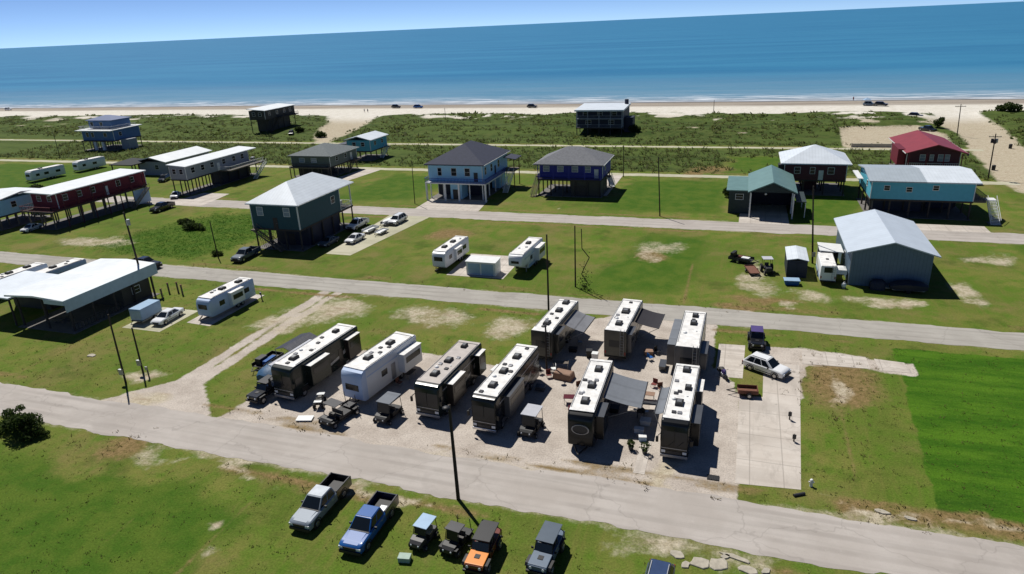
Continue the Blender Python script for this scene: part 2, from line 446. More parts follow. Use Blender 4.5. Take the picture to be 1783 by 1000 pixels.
sc = N.new('ShaderNodeVectorMath'); sc.operation = 'SCALE'; L.new(col, sc.inputs[0]); L.new(remap(speck, 0.25, 0.75, 0.72, 1.22), sc.inputs['Scale'])
L.new(sc.outputs['Vector'], P.inputs['Base Color'])
bp = N.new('ShaderNodeBump'); bp.inputs['Strength'].default_value = 0.7; bp.inputs['Distance'].default_value = 0.12
L.new(madd(speck, 0.5, fine), bp.inputs['Height']); L.new(bp.outputs['Normal'], P.inputs['Normal'])
ground = structure(big_mesh('ground', np.stack([U, V, Z], -1).reshape(-1, 3), quads, m))
for nm, chans in (('cover_a', (sand, gravel, lush)), ('cover_b', (brown, dunegrass, wet)), ('cover_c', (vivid, vivid * 0, vivid * 0))):
    at = ground.data.color_attributes.new(nm, 'FLOAT_COLOR', 'POINT')
    at.data.foreach_set('color', np.stack([*chans, np.ones_like(sand)], -1).astype(np.float32).ravel())
ground.data.shade_smooth()

# ------------------------------------------------------------------ sea
m, nt, N, L, P = new_mat('sea_water')
P.inputs['Roughness'].default_value = 0.32
P.inputs['IOR'].default_value = 1.33
P.inputs['Specular IOR Level'].default_value = 0.13
geo = N.new('ShaderNodeNewGeometry')
sp = N.new('ShaderNodeSeparateXYZ'); L.new(geo.outputs['Position'], sp.inputs[0])
vv = sp.outputs[1]
lane = noise(1.0, 5, 0.6, (0.0022, 0.016, 1)); lane2 = noise(1.0, 5, 0.65, (0.012, 0.09, 1))
deep = mixc(remap(lane, 0.35, 0.65), (0.022, 0.155, 0.288), (0.038, 0.208, 0.345))
deep = mixc(remap(lane2, 0.4, 0.7, 0, 0.5), deep, (0.020, 0.150, 0.300))
deep = mixc(remap(noise(1.0, 4, 0.6, (0.0012, 0.030, 1)), 0.60, 0.74, 0, 0.22), deep, (0.085, 0.29, 0.42))
shallow = mixc(remap(lane2, 0.35, 0.65), (0.10, 0.235, 0.33), (0.16, 0.28, 0.36))
wv = madd(lane2, 26.0, vv)
colr = mixc(remap(wv, 352, 560), shallow, deep)
colr = mixc(remap(wv, 338, 376), (0.34, 0.33, 0.32), colr)
foamn = noise(1.0, 6, 0.7, (0.035, 0.30, 1))
fb = N.new('ShaderNodeMath'); fb.operation = 'MULTIPLY'
L.new(remap(wv, 345, 350), fb.inputs[0]); L.new(remap(wv, 392, 356), fb.inputs[1])
ff = N.new('ShaderNodeMath'); ff.operation = 'MULTIPLY'; L.new(fb.outputs[0], ff.inputs[0]); L.new(remap(foamn, 0.49, 0.57), ff.inputs[1])
colr = mixc(ff.outputs[0], colr, (0.66, 0.69, 0.71))
L.new(colr, P.inputs['Base Color'])
bp = N.new('ShaderNodeBump'); bp.inputs['Strength'].default_value = 0.35; bp.inputs['Distance'].default_value = 0.4
L.new(noise(1.0, 5, 0.6, (0.12, 0.45, 1)), bp.inputs['Height']); L.new(bp.outputs['Normal'], P.inputs['Normal'])
us = np.concatenate([[-60000, -20000, -8000], np.arange(-3000, 1001, 20), [3000, 10000, 30000]])
shore = 333 + 5 * (fbm(us * 0.012, us * 0, 111) - 0.5) * 2
rows = [shore, shore + 40, np.full_like(shore, 700), np.full_like(shore, 3000), np.full_like(shore, 15000), np.full_like(shore, 90000)]
vs = np.concatenate([np.stack([us, r, np.full_like(us, -0.25)], -1) for r in rows])
n = len(us); ii = np.arange(len(rows) * n).reshape(len(rows), n)
sea = structure(big_mesh('sea', vs, np.stack([ii[:-1, :-1], ii[:-1, 1:], ii[1:, 1:], ii[1:, :-1]], -1).reshape(-1, 4), m))

# ------------------------------------------------------------------ roads and concrete
def road_mat(name, c1, c2, c3, joints=False):
    global N, L, geo
    m, nt, N, L, P = new_mat(name)
    geo = N.new('ShaderNodeNewGeometry')
    P.inputs['Roughness'].default_value = 0.9; P.inputs['Specular IOR Level'].default_value = 0.15
    c = mixc(remap(noise(0.18, 6, 0.65), 0.32, 0.68), c1, c2)
    c = mixc(remap(noise(1.0, 4, 0.6, (0.06, 1.3, 1)), 0.45, 0.7, 0, 0.55), c, c3)
    c = mixc(remap(noise(9.0, 3, 0.7), 0.55, 0.75, 0, 0.35), c, tuple(0.65 * x for x in c1))
    tcr = N.new('ShaderNodeTexCoord'); gs = N.new('ShaderNodeSeparateXYZ'); L.new(tcr.outputs['Generated'], gs.inputs[0])
    wv_ = N.new('ShaderNodeMath'); wv_.operation = 'SINE'
    L.new(madd(gs.outputs[1], 25.1, madd(noise(0.05, 3, 0.6), 1.6, -0.8)), wv_.inputs[0])
    tk = N.new('ShaderNodeMath'); tk.operation = 'MULTIPLY'
    L.new(remap(wv_.outputs[0], 0.1, 1.0, 0, 0.5), tk.inputs[0]); L.new(remap(noise(0.12, 4, 0.6), 0.3, 0.65), tk.inputs[1])
    c = mixc(tk.outputs[0], c, tuple(0.72 * x for x in c1))
    vo = N.new('ShaderNodeTexVoronoi'); vo.feature = 'DISTANCE_TO_EDGE'; vo.inputs['Scale'].default_value = 0.11
    wp = N.new('ShaderNodeVectorMath'); wp.operation = 'MULTIPLY_ADD'; nn = N.new('ShaderNodeTexNoise'); nn.inputs['Scale'].default_value = 0.8
    L.new(geo.outputs['Position'], nn.inputs['Vector']); L.new(nn.outputs['Color'], wp.inputs[0]); wp.inputs[1].default_value = (2, 2, 2); L.new(geo.outputs['Position'], wp.inputs[2])
    L.new(wp.outputs[0], vo.inputs['Vector'])
    c = mixc(remap(vo.outputs['Distance'], 0.0, 0.012, 0.28, 0.0), c, tuple(0.5 * x for x in c1))
    c = mixc(remap(noise(0.07, 5, 0.7), 0.56, 0.62, 0, 0.35), c, tuple(0.78 * x for x in c1))
    c = mixc(remap(noise(0.5, 5, 0.7), 0.60, 0.74, 0, 0.4), c, tuple(1.15 * x for x in c2))
    if joints:
        for ax_, per in ((0, 2.75), (1, 4.2)):
            sx = N.new('ShaderNodeSeparateXYZ'); L.new(geo.outputs['Position'], sx.inputs[0])
            md = N.new('ShaderNodeMath'); md.operation = 'PINGPONG'; md.inputs[1].default_value = per / 2; L.new(sx.outputs[ax_], md.inputs[0])
            c = mixc(remap(md.outputs[0], 0.02, 0.07, 0.55, 0.0), c, tuple(0.5 * x for x in c1))
        c = mixc(remap(noise(0.9, 3, 0.5), 0.66, 0.74, 0, 0.5), c, (0.12, 0.11, 0.10))
        c = mixc(remap(noise(1.0, 5, 0.7, (0.8, 0.2, 1)), 0.5, 0.68, 0, 0.5), c, tuple(0.68 * x for x in c1))
    L.new(c, P.inputs['Base Color'])
    return m
m_road = road_mat('chip_seal', (0.365, 0.33, 0.30), (0.425, 0.39, 0.36), (0.31, 0.285, 0.26))
m_road2 = road_mat('grey_asphalt', (0.315, 0.295, 0.265), (0.38, 0.36, 0.325), (0.275, 0.26, 0.235))
m_track = road_mat('shell_track', (0.40, 0.385, 0.28), (0.48, 0.455, 0.35), (0.33, 0.32, 0.21))
m_conc = road_mat('pad_concrete', (0.47, 0.42, 0.37), (0.55, 0.505, 0.455), (0.40, 0.355, 0.31), True)
def strip(name, a, b, u0, u1, material, z, amp, seed, step=1.0):
    us = np.arange(u0, u1 + step, step)
    lo = a + amp * (fbm(us * 0.25, us * 0 + seed, seed) - 0.5) * 2 + amp * 0.6 * (vnoise(us * 1.3, us * 0, seed + 3) - 0.5)
    hi = b + amp * (fbm(us * 0.25, us * 0 + seed, seed + 7) - 0.5) * 2 + amp * 0.6 * (vnoise(us * 1.3, us * 0, seed + 9) - 0.5)
    n = len(us)
    v = np.concatenate([np.stack([us, lo, np.full(n, z)], -1), np.stack([us, hi, np.full(n, z)], -1)])
    f = np.stack([np.arange(n - 1), np.arange(1, n), n + np.arange(1, n), n + np.arange(n - 1)], -1)
    return structure(big_mesh(name, v, f, material))
for (nm, a, b), mm, amp, sd in zip(ROADS, (m_road, m_road2, m_road, m_track, m_track), (0.35, 0.25, 0.35, 0.35, 0.4), (1, 21, 41, 61, 81)):
    strip(nm, a, b, -700, 58 if a < 200 else 62, mm, 0.012, amp * 1.35, sd, 0.5)
SLABS = []
def slab(name, pts, z=0.016, material=None):
    SLABS.append(pts)
    o = MB().poly([(x, y, z) for x, y in pts]).build(name, material or m_conc)
    return structure(o)
slab('concrete_pad', [(1.6, 50.9), (6.8, 51.4), (7.6, 66.0), (8.0, 74.4), (4.2, 74.2), (4.0, 66.2), (1.7, 66.0)])
slab('concrete_pad', [(-0.9, 69.6), (2.0, 69.8), (2.2, 78.2), (-0.8, 78.0)])
slab('concrete_pad', [(8.3, 74.8), (15.3, 75.2), (15.2, 78.0), (8.5, 78.6)], 0.020)
slab('concrete_pad', [(16.2, 75.0), (19.4, 75.2), (19.0, 77.6), (16.0, 77.9)])
slab('concrete_pad', [(-6.9, 50.2), (-5.9, 50.2), (-5.9, 66.0), (-6.9, 66.0)], 0.020)
slab('driveway', [(-67.4, 132.4), (-52.4, 132.4), (-53.6, 142.0), (-67.6, 142.0)], 0.020)
slab('driveway', [(0.6, 132.2), (9.6, 132.2), (9.6, 150.0), (0.9, 150.0)], 0.020)
slab('driveway', [(-33.0, 150.0), (-28.0, 150.0), (-28.0, 172.0), (-32.0, 172.0)], 0.020)
slab('driveway', [(-105.0, 150), (-100.0, 150), (-97.0, 172.0), (-103.0, 172.0)], 0.020)
slab('driveway', [(-72.0, 68.5), (-67.8, 68.2), (-67.6, 80.0), (-71.9, 80.0)], 0.020)
slab('driveway', [(-80.0, 65.0), (-73.4, 65.0), (-73.4, 72.5), (-80.0, 72.5)], 0.020, m_track)
slab('driveway', [(-132.0, 126.6), (-120.5, 126.6), (-122.5, 139.0), (-130.5, 139.0)], 0.020)
slab('driveway', [(-43.4, 94.0), (-33.8, 94.0), (-33.8, 105.0), (-43.4, 105.0)], 0.020)
slab('driveway', [(26.0, 132.4), (42.0, 132.4), (42.0, 136.5), (26.0, 136.5)], 0.020)
slab('driveway', [(-69.5, 100.0), (-64.5, 100.0), (-61.0, 126.6), (-70.5, 126.6)], 0.020, m_track)

# ------------------------------------------------------------------ object materials
M_white = mat('white_paint', (0.70, 0.71, 0.70), 0.45, var=0.08)
M_trim = mat('white_trim', (0.66, 0.67, 0.66), 0.5, var=0.08)
M_roofw = mat('white_metal_roof', (0.63, 0.68, 0.73), 0.42, var=0.10, scale=0.5, lines=('x', 0.6, 0.10))
M_roofwy = mat('white_metal_roof_cross', (0.72, 0.75, 0.76), 0.42, var=0.10, scale=0.5, lines=('y', 0.6, 0.10))
M_roofg = mat('grey_metal_roof', (0.36, 0.41, 0.45), 0.42, var=0.10, scale=0.5, lines=('x', 0.6, 0.10))
M_rubber = mat('rv_rubber_roof', (0.72, 0.71, 0.69), 0.7, var=0.26, scale=1.6)
M_rubbert = mat('rv_tan_roof', (0.45, 0.41, 0.38), 0.75, var=0.16, scale=1.2)
M_navysh = mat('navy_shingles', (0.030, 0.036, 0.065), 0.85, var=0.25, scale=2.0, lines=('z', 0.22, 0.15))
M_greysh = mat('grey_shingles', (0.150, 0.155, 0.170), 0.85, var=0.25, scale=2.0, lines=('z', 0.22, 0.12))
M_greensh = mat('grey_green_shingles', (0.125, 0.145, 0.150), 0.85, var=0.22, scale=2.0, lines=('z', 0.22, 0.12))
M_greenmt = mat('pale_green_metal_roof', (0.125, 0.225, 0.215), 0.45, var=0.14, scale=0.6, lines=('y', 0.5, 0.12))
M_redmt = mat('red_metal_roof', (0.24, 0.030, 0.038), 0.45, var=0.16, scale=0.6, lines=('y', 0.5, 0.15))
M_tealsd = mat('dark_teal_siding', (0.011, 0.064, 0.086), 0.6, var=0.12, lines=('z', 0.22, 0.25))
M_palesd = mat('pale_blue_siding', (0.32, 0.60, 0.80), 0.6, var=0.06, lines=('z', 0.22, 0.12))
M_royalsd = mat('royal_blue_siding', (0.028, 0.036, 0.29), 0.6, var=0.12, lines=('z', 0.22, 0.2))
M_slatesd = mat('slate_blue_siding', (0.105, 0.16, 0.22), 0.55, var=0.10, lines=('x', 0.45, 0.2))
M_turqsd = mat('turquoise_siding', (0.095, 0.40, 0.53), 0.6, var=0.08, lines=('z', 0.22, 0.12))
M_redsd = mat('dark_red_siding', (0.165, 0.012, 0.028), 0.6, var=0.12, lines=('z', 0.22, 0.2))
M_maroonsd = mat('maroon_siding', (0.085, 0.018, 0.030), 0.6, var=0.12, lines=('z', 0.22, 0.2))
M_greysd = mat('grey_siding', (0.27, 0.29, 0.33), 0.6, var=0.10, lines=('z', 0.22, 0.15))
M_olivesd = mat('grey_green_siding', (0.13, 0.155, 0.14), 0.6, var=0.12, lines=('z', 0.22, 0.15))
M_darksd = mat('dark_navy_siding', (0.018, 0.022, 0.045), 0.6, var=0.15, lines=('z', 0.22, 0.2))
M_bluesd = mat('medium_blue_siding', (0.075, 0.16, 0.33), 0.6, var=0.10, lines=('z', 0.22, 0.15))
M_brownsd = mat('brown_siding', (0.055, 0.050, 0.042), 0.65, var=0.15, lines=('z', 0.22, 0.2))
M_greensd = mat('green_grey_siding', (0.018, 0.034, 0.038), 0.6, var=0.12, lines=('z', 0.22, 0.2))
M_wood = mat('weathered_wood', (0.15, 0.125, 0.10), 0.85, var=0.3, scale=3)
M_darkwood = mat('dark_stained_wood', (0.055, 0.045, 0.04), 0.85, var=0.3, scale=3)
M_pole = mat('creosote_pole', (0.035, 0.026, 0.02), 0.85, var=0.3, scale=3)
M_slab = mat('house_slab_shaded', (0.15, 0.14, 0.13), 0.9, var=0.2, scale=1)  # dark tone puts the shade under the houses into the slab colour
M_glass = mat('window_glass', (0.008, 0.012, 0.018), 0.16, var=0.05, spec=0.35)
M_curtain = mat('window_pale_glass', (0.22, 0.28, 0.36), 0.15, var=0.2, spec=0.6)
M_tyre = mat('tyre_rubber', (0.014, 0.014, 0.015), 0.85, var=0.2)
M_rim = mat('alloy_rim', (0.42, 0.42, 0.43), 0.3, metal=0.8, var=0.1)
M_black = mat('black_plastic', (0.012, 0.012, 0.014), 0.55, var=0.2)
M_dark = mat('dark_trim', (0.03, 0.03, 0.034), 0.5, var=0.2)
M_chrome = mat('chrome', (0.6, 0.6, 0.62), 0.18, metal=0.9, var=0.05)
M_lens = mat('headlight_lens', (0.62, 0.65, 0.68), 0.1, var=0.05, spec=0.7)
M_red = mat('tail_lens', (0.25, 0.01, 0.01), 0.2, var=0.1)
M_steel = mat('galvanised_steel', (0.36, 0.37, 0.38), 0.45, metal=0.6, var=0.15)
M_carwhite = mat('white_car_paint', (0.74, 0.75, 0.76), 0.25, var=0.03, coat=0.6)
M_carblue = mat('blue_car_paint', (0.010, 0.085, 0.30), 0.42, var=0.05, coat=0.12, spec=0.3)
M_carblack = mat('black_car_paint', (0.012, 0.013, 0.016), 0.25, var=0.1, coat=0.7)
M_cargrey = mat('grey_blue_car_paint', (0.07, 0.095, 0.125), 0.4, var=0.08, coat=0.2)
M_carsteel = mat('blue_grey_paint', (0.085, 0.125, 0.18), 0.45, var=0.1, coat=0.1)
M_orange = mat('orange_paint', (0.72, 0.24, 0.03), 0.3, var=0.06, coat=0.6)
M_purple = mat('purple_canvas', (0.055, 0.035, 0.16), 0.7, var=0.15)
M_seat = mat('seat_vinyl', (0.06, 0.055, 0.05), 0.6, var=0.2)
M_tanseat = mat('tan_vinyl', (0.35, 0.29, 0.22), 0.6, var=0.15)
M_rvdark = mat('rv_dark_paint', (0.011, 0.012, 0.013), 0.25, var=0.2, scale=0.5, coat=0.12, spec=0.25)
M_rvbrown = mat('rv_brown_paint', (0.022, 0.018, 0.016), 0.28, var=0.25, scale=0.5, coat=0.12, spec=0.25)
M_rvgreen = mat('rv_dark_green_paint', (0.010, 0.016, 0.014), 0.25, var=0.2, scale=0.5, coat=0.12, spec=0.25)
M_rvgrey = mat('rv_grey_paint', (0.07, 0.074, 0.082), 0.35, var=0.15, scale=0.5, coat=0.3)
M_rvolive = mat('rv_khaki_paint', (0.040, 0.042, 0.033), 0.35, var=0.15, scale=0.5, coat=0.3)
M_rvsilver = mat('rv_silver_band', (0.28, 0.28, 0.29), 0.3, metal=0.3, var=0.1)
M_rvwhite = mat('rv_white_fibreglass', (0.70, 0.72, 0.73), 0.35, var=0.06, scale=0.6)
M_rvblue = mat('rv_pale_blue_fibreglass', (0.46, 0.56, 0.74), 0.35, var=0.06, scale=0.6)
M_maroon = mat('maroon_band', (0.09, 0.008, 0.014), 0.35, var=0.15)
M_awngrey = mat('grey_awning', (0.15, 0.165, 0.19), 0.8, var=0.10, lines=('y', 2.5, 0.12))
M_awnblack = mat('black_awning', (0.022, 0.02, 0.026), 0.8, var=0.15)
M_awnpale = mat('pale_awning', (0.42, 0.43, 0.47), 0.8, var=0.10)
M_tarp = mat('blue_tarp', (0.022, 0.085, 0.18), 0.55, var=0.25, scale=2.5, bump=0.6)
M_darktarp = mat('navy_tarp', (0.015, 0.018, 0.035), 0.55, var=0.25, scale=2.5, bump=0.6)
M_skyblue = mat('light_blue_panel', (0.30, 0.43, 0.58), 0.35, var=0.08)
M_rust = mat('rust_brown', (0.16, 0.065, 0.04), 0.8, var=0.3, scale=4)
M_rock = mat('broken_concrete', (0.38, 0.345, 0.28), 0.9, var=0.25, scale=3, bump=0.5)
M_bark = mat('bark', (0.06, 0.045, 0.032), 0.9, var=0.3, scale=5)
F_dark = foliage_mat('dark_bush_leaves', (0.018, 0.036, 0.010), (0.065, 0.095, 0.022))
F_scrub = foliage_mat('scrub_leaves', (0.055, 0.080, 0.020), (0.125, 0.140, 0.044), 0.12)
F_grass = foliage_mat('grass_blades', (0.060, 0.090, 0.014), (0.135, 0.140, 0.036), 0.25)
F_lush = foliage_mat('lush_blades', (0.026, 0.105, 0.005), (0.065, 0.165, 0.010), 0.25)

# ------------------------------------------------------------------ stilt houses
def stair_mb(x, y, dx, dy, z, w, run=None, rail=True):
    """flight going down from (x, y, z) along unit (dx, dy); returns (stairs mesh, railing mesh)."""
    n = max(3, int(z / 0.19)); run = run or n * 0.27
    s = MB(); r = MB(); px, py = -dy, dx
    for k in range(n):
        t = (k + 0.5) / n
        cx, cy, cz = x + dx * run * t, y + dy * run * t, z * (1 - t)
        hx = abs(px) * w / 2 + abs(dx) * 0.15; hy = abs(py) * w / 2 + abs(dy) * 0.15
        s.box(cx - hx, cx + hx, cy - hy, cy + hy, cz - 0.03, cz + 0.03)
    for sgn in (-1, 1):
        a = (x + px * w / 2 * sgn, y + py * w / 2 * sgn); b = (a[0] + dx * run, a[1] + dy * run)
        s.bar((*a, z - 0.12), (*b, 0.03), 0.06, 0.26)
        r.bar((*a, z + 0.9), (*b, 0.95), 0.06, 0.08)
        for k in range(0, n + 1, 3):
            t = k / n
            q = (a[0] + dx * run * t, a[1] + dy * run * t)
            r.bar((*q, z * (1 - t)), (*q, z * (1 - t) + 0.95), 0.05, 0.05)
    return s, r
def rail_mb(pts, z, h=1.0, step=0.5):
    r = MB()
    for a, b in zip(pts, pts[1:]):
        r.bar((*a, z + h), (*b, z + h), 0.09, 0.07); r.bar((*a, z + 0.12), (*b, z + 0.12), 0.05, 0.05)
        n = max(1, int(math.hypot(b[0] - a[0], b[1] - a[1]) / step))
        for k in range(n + 1):
            q = (a[0] + (b[0] - a[0]) * k / n, a[1] + (b[1] - a[1]) * k / n)
            r.bar((*q, z), (*q, z + h), 0.045, 0.045)
    return r
def roof_mb(kind, x0, x1, y0, y1, z, rise, th=0.22):
    r = MB()
    if kind == 'hip':
        w, d = x1 - x0, y1 - y0
        if d >= w: a = ((x0 + x1) / 2, y0 + w / 2); b = ((x0 + x1) / 2, y1 - w / 2)
        else: a = (x0 + d / 2, (y0 + y1) / 2); b = (x1 - d / 2, (y0 + y1) / 2)
        vs = [(x0, y0, z - th), (x1, y0, z - th), (x1, y1, z - th), (x0, y1, z - th), (x0, y0, z), (x1, y0, z), (x1, y1, z), (x0, y1, z), (*a, z + rise), (*b, z + rise)]
        fs = [(0, 3, 2, 1), (0, 1, 5, 4), (1, 2, 6, 5), (2, 3, 7, 6), (3, 0, 4, 7)]
        if d >= w: fs += [(4, 5, 8), (5, 6, 9, 8), (6, 7, 9), (7, 4, 8, 9)]
        else: fs += [(4, 5, 9, 8), (5, 6, 9), (6, 7, 8, 9), (7, 4, 8)]
        r.add(vs, fs)
    elif kind == 'gable_y':      # ridge along y, gables face -y and +y
        m = (x0 + x1) / 2
        r.prism([(x0, z - th), (m, z + rise - th), (x1, z - th), (x1, z), (m, z + rise), (x0, z)], 'y', y0, y1)
    elif kind == 'gable_x':
        m = (y0 + y1) / 2
        r.prism([(y0, z - th), (m, z + rise - th), (y1, z - th), (y1, z), (m, z + rise), (y0, z)], 'x', x0, x1)
    elif kind == 'shed_y':       # low at y0, high at y1
        r.prism([(y0, z - th), (y1, z + rise - th), (y1, z + rise), (y0, z)], 'x', x0, x1)
    elif kind == 'shed_x':       # low at x1
        r.prism([(x0, z + rise - th), (x1, z - th), (x1, z), (x0, z + rise)], 'y', y0, y1)
    return r
def window_on(parent, face, W, D, p, zc, w, h, x0=0.0, y0=0.0, glass=None, frame=None):
    """face 'S','N','E','W'; p = position along the face, zc = centre height."""
    f = MB(); g = MB(); t = 0.08
    def slab_(mb, a0, a1, z0, z1, d0, d1):
        if face == 'S': mb.box(a0, a1, y0 - d1, y0 - d0, z0, z1)
        elif face == 'N': mb.box(a0, a1, y0 + D + d0, y0 + D + d1, z0, z1)
        elif face == 'E': mb.box(x0 + W + d0, x0 + W + d1, a0, a1, z0, z1)
        else: mb.box(x0 - d1, x0 - d0, a0, a1, z0, z1)
    for s in ((p - w / 2 - t, p - w / 2, zc - h / 2 - t, zc + h / 2 + t), (p + w / 2, p + w / 2 + t, zc - h / 2 - t, zc + h / 2 + t),
              (p - w / 2, p + w / 2, zc - h / 2 - t, zc - h / 2), (p - w / 2, p + w / 2, zc + h / 2, zc + h / 2 + t)):
        slab_(f, *s, 0.002, 0.06)
    slab_(f, p - w / 2, p + w / 2, zc - 0.025, zc + 0.025, 0.002, 0.045)
    fo = f.build('window', frame or M_trim, parent)
    slab_(g, p - w / 2, p + w / 2, zc - h / 2, zc + h / 2, 0.003, 0.03)
    g.build('pane', glass or M_glass, fo)
def door_on(parent, face, W, D, p, z0, m, x0=0.0, y0=0.0, w=0.95, h=2.05):
    d = MB(); k = MB()
    if face == 'S': d.box(p - w / 2, p + w / 2, y0 - 0.06, y0 - 0.002, z0, z0 + h); k.box(p + w / 2 - 0.15, p + w / 2 - 0.08, y0 - 0.1, y0 - 0.061, z0 + 1, z0 + 1.1)
    elif face == 'E': d.box(x0 + W + 0.002, x0 + W + 0.06, p - w / 2, p + w / 2, z0, z0 + h); k.box(x0 + W + 0.061, x0 + W + 0.1, p + w / 2 - 0.15, p + w / 2 - 0.08, z0 + 1, z0 + 1.1)
    else: d.box(x0 - 0.06, x0 - 0.002, p - w / 2, p + w / 2, z0, z0 + h); k.box(x0 - 0.1, x0 - 0.061, p + w / 2 - 0.15, p + w / 2 - 0.08, z0 + 1, z0 + 1.1)
    o = d.build('door', m, parent); k.build('handle', M_steel, o)
def stilts_on(t, xs, ys, z, r=0.16, m=None, skip=()):
    for i, x in enumerate(xs):
        for j, y in enumerate(ys):
            if (i, j) in skip: continue
            MB().cyl((x, y, -0.1), (x, y, z), r, r * 0.92, 8).build('stilt', m or M_wood, t)
def lin(a, b, n):
    return [a + (b - a) * k / (n - 1) for k in range(n)]
def stilt_house(label, x, y, W, D, zf, ze, wall, roof, kind, rise, over=0.6, nx=4, ny=4, wins=(), doors=(), cat='house', stilt=None, th=0.22, slabm=None, walld=None, wall0=0.0, rect=None, roof_rect=None):
    """origin at the front-left corner; floor at zf, eaves at ze; living box from wall0 to walld along y."""
    t = thing('stilt_house', label, cat, x, y)
    walld = D if walld is None else walld
    MB().box(0, W, wall0, walld, zf, ze - th).build('wall', wall, t)
    MB().box(-0.06, W + 0.06, -0.06, D + 0.06, zf - 0.32, zf - 0.004).build('floor_frame', M_darkwood, t)
    r0 = roof_rect or (-over, W + over, -over, D + over)
    roof_mb(kind, *r0, ze, rise, th).build('roof', roof, t)
    stilts_on(t, lin(0.2, W - 0.2, nx), lin(0.2, D - 0.2, ny), zf - 0.32, m=stilt)
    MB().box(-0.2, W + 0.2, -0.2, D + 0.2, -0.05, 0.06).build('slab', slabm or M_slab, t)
    for qx in (0, W):
        for qy in (wall0, walld):
            MB().box(qx - .07, qx + .07, qy - .07, qy + .07, zf + .01, ze - th - .01).build('corner_board', M_trim, t)
    g_ = MB()
    for s in (-1, 1):
        xe = roof_rect[0 if s < 0 else 1] if roof_rect else (-over if s < 0 else W + over)
        if kind in ('hip', 'gable_y', 'shed_x'): g_.box(min(xe + s * .003, xe + s * .12), max(xe + s * .003, xe + s * .12), -over * .9, D + over * .9, ze - th + .02 + (rise if kind == 'shed_x' and s < 0 else 0), ze - .06 + (rise if kind == 'shed_x' and s < 0 else 0))
    if g_.v: g_.build('gutter', M_trim, t)
    MB().box(W * .62, W * .62 + .9, D + .05, D + .95, zf - .2, zf + .65).build('condenser_unit', M_steel, t)
    for (face, p, zc, w, h, *g) in wins:
        window_on(t, face, W, walld - wall0, p, zc, w, h, y0=wall0, glass=g[0] if g else None)
    for (face, p, m) in doors:
        door_on(t, face, W, walld, p, zf + 0.02, m, y0=wall0)
    return t
def stairs_on(t, x, y, dx, dy, z, w, m=None, run=None):
    s, r = stair_mb(x, y, dx, dy, z, w, run)
    st = s.build('stairs', m or M_wood, t); r.build('handrail', m or M_wood, st)

# dark teal house, white hip roof
t = stilt_house('dark teal stilt house under a white hip roof with cars parked beneath', -84.6, 100.6, 10.0, 18.4, 4.0, 8.7, M_tealsd, M_roofw, 'hip', 3.0, 0.55, 4, 6, walld=14.0, stilt=M_darkwood,
                wins=[('S', 2.0, 7.2, 1.2, 1.5, M_curtain), ('S', 7.7, 7.2, 1.2, 1.5, M_curtain), ('E', 11.5, 6.8, 1.2, 1.3)], doors=[('S', 5.0, M_darkwood)])
MB().box(0, 10.0, 14.0, 18.4, 3.7, 3.99).build('deck', M_wood, t)
rail_mb([(10.0, 14.0), (10.0, 18.4), (0, 18.4)], 4.0).build('railing', M_trim, t)
for px_ in (0.15, 3.4, 6.7, 9.85):
    MB().box(px_ - 0.1, px_ + 0.1, 18.1, 18.3, 4.0, 8.48).build('porch_post', M_trim, t)
MB().box(10.02, 10.12, -0.02, 0.12, 4.0, 8.4).build('corner_board', M_trim, t)
lat = MB()
for k in range(9):
    lat.bar((0.5 + k * 0.42, -0.25, 0.4), (2.0 + k * 0.42, -0.25, 3.4), 0.06, 0.03)
    lat.bar((2.0 + k * 0.42, -0.30, 0.4), (0.5 + k * 0.42, -0.30, 3.4), 0.06, 0.03)
lat.build('lattice', M_wood, t)
stairs_on(t, 0.8, -0.7, 1, 0, 3.9, 1.1)
MB().box(0.3, 0.35 + 1, -1.3, -0.1, 3.75, 3.98).build('landing', M_wood, t)
MB().box(2.4, 9.6, 3.0, 13.5, 0.08, 3.6).build('storage_or_shade_box', M_darksd, t)  # dark block added so the space under the house reads as shade
MB().box(5.2, 6.4, 2.92, 2.998, 0.1, 2.2).build('store_door', M_darkwood, t)  # door on the added dark block

# pale blue house, navy hip roof
t = stilt_house('pale blue stilt house with navy shingle hip roof and a wide concrete drive', -67.9, 142.0, 13.2, 17.5, 4.2, 8.1, M_palesd, M_navysh, 'hip', 3.6, 0.7, 5, 5, stilt=M_white,
                wins=[('S', 2.8, 6.3, 0.9, 1.7), ('S', 6.3, 6.3, 1.2, 1.7), ('S', 9.6, 6.3, 1.2, 1.7), ('E', 2.0, 6.3, 1.0, 1.6), ('E', 6.0, 6.3, 1.2, 1.6), ('E', 11.0, 6.3, 1.2, 1.6)], doors=[('S', 11.6, M_dark), ('E', 8.6, M_dark)])
MB().box(-0.2, 14.6, -2.0, -0.062, 3.9, 4.18).build('front_deck', M_trim, t)
MB().box(13.262, 14.6, -0.05, 12.0, 3.9, 4.18).build('side_deck', M_trim, t)
rail_mb([(-0.2, -0.06), (-0.2, -1.95), (14.55, -1.95), (14.55, 12.0)], 4.18, 1.0, 0.35).build('railing', M_royalsd, t)
for px_ in (0.0, 4.6, 8.0, 14.4):
    MB().box(px_ - 0.18, px_ + 0.18, -1.95, -1.6, 0, 3.9).build('deck_post', M_white, t)
MB().box(5.2, 8.0, -0.1, 3.5, 0.065, 3.86).build('storage_or_shade_box', M_palesd, t)
MB().box(5.8, 7.4, -0.16, -0.102, 0.07, 2.3).build('garage_door', M_dark, t)
MB().box(0.3, 10.8, 4.2, 16.8, 0.065, 3.8).build('rear_shade_box', M_darksd, t)  # added dark box standing in for the black shade below the floor
MB().box(11.0, 13.0, 12.0, 16.5, 0.065, 3.86).build('stair_room', M_palesd, t)
MB().box(13.5, 16.5, 13.0, 17.2, 3.9, 4.18).build('rear_deck', M_wood, t)
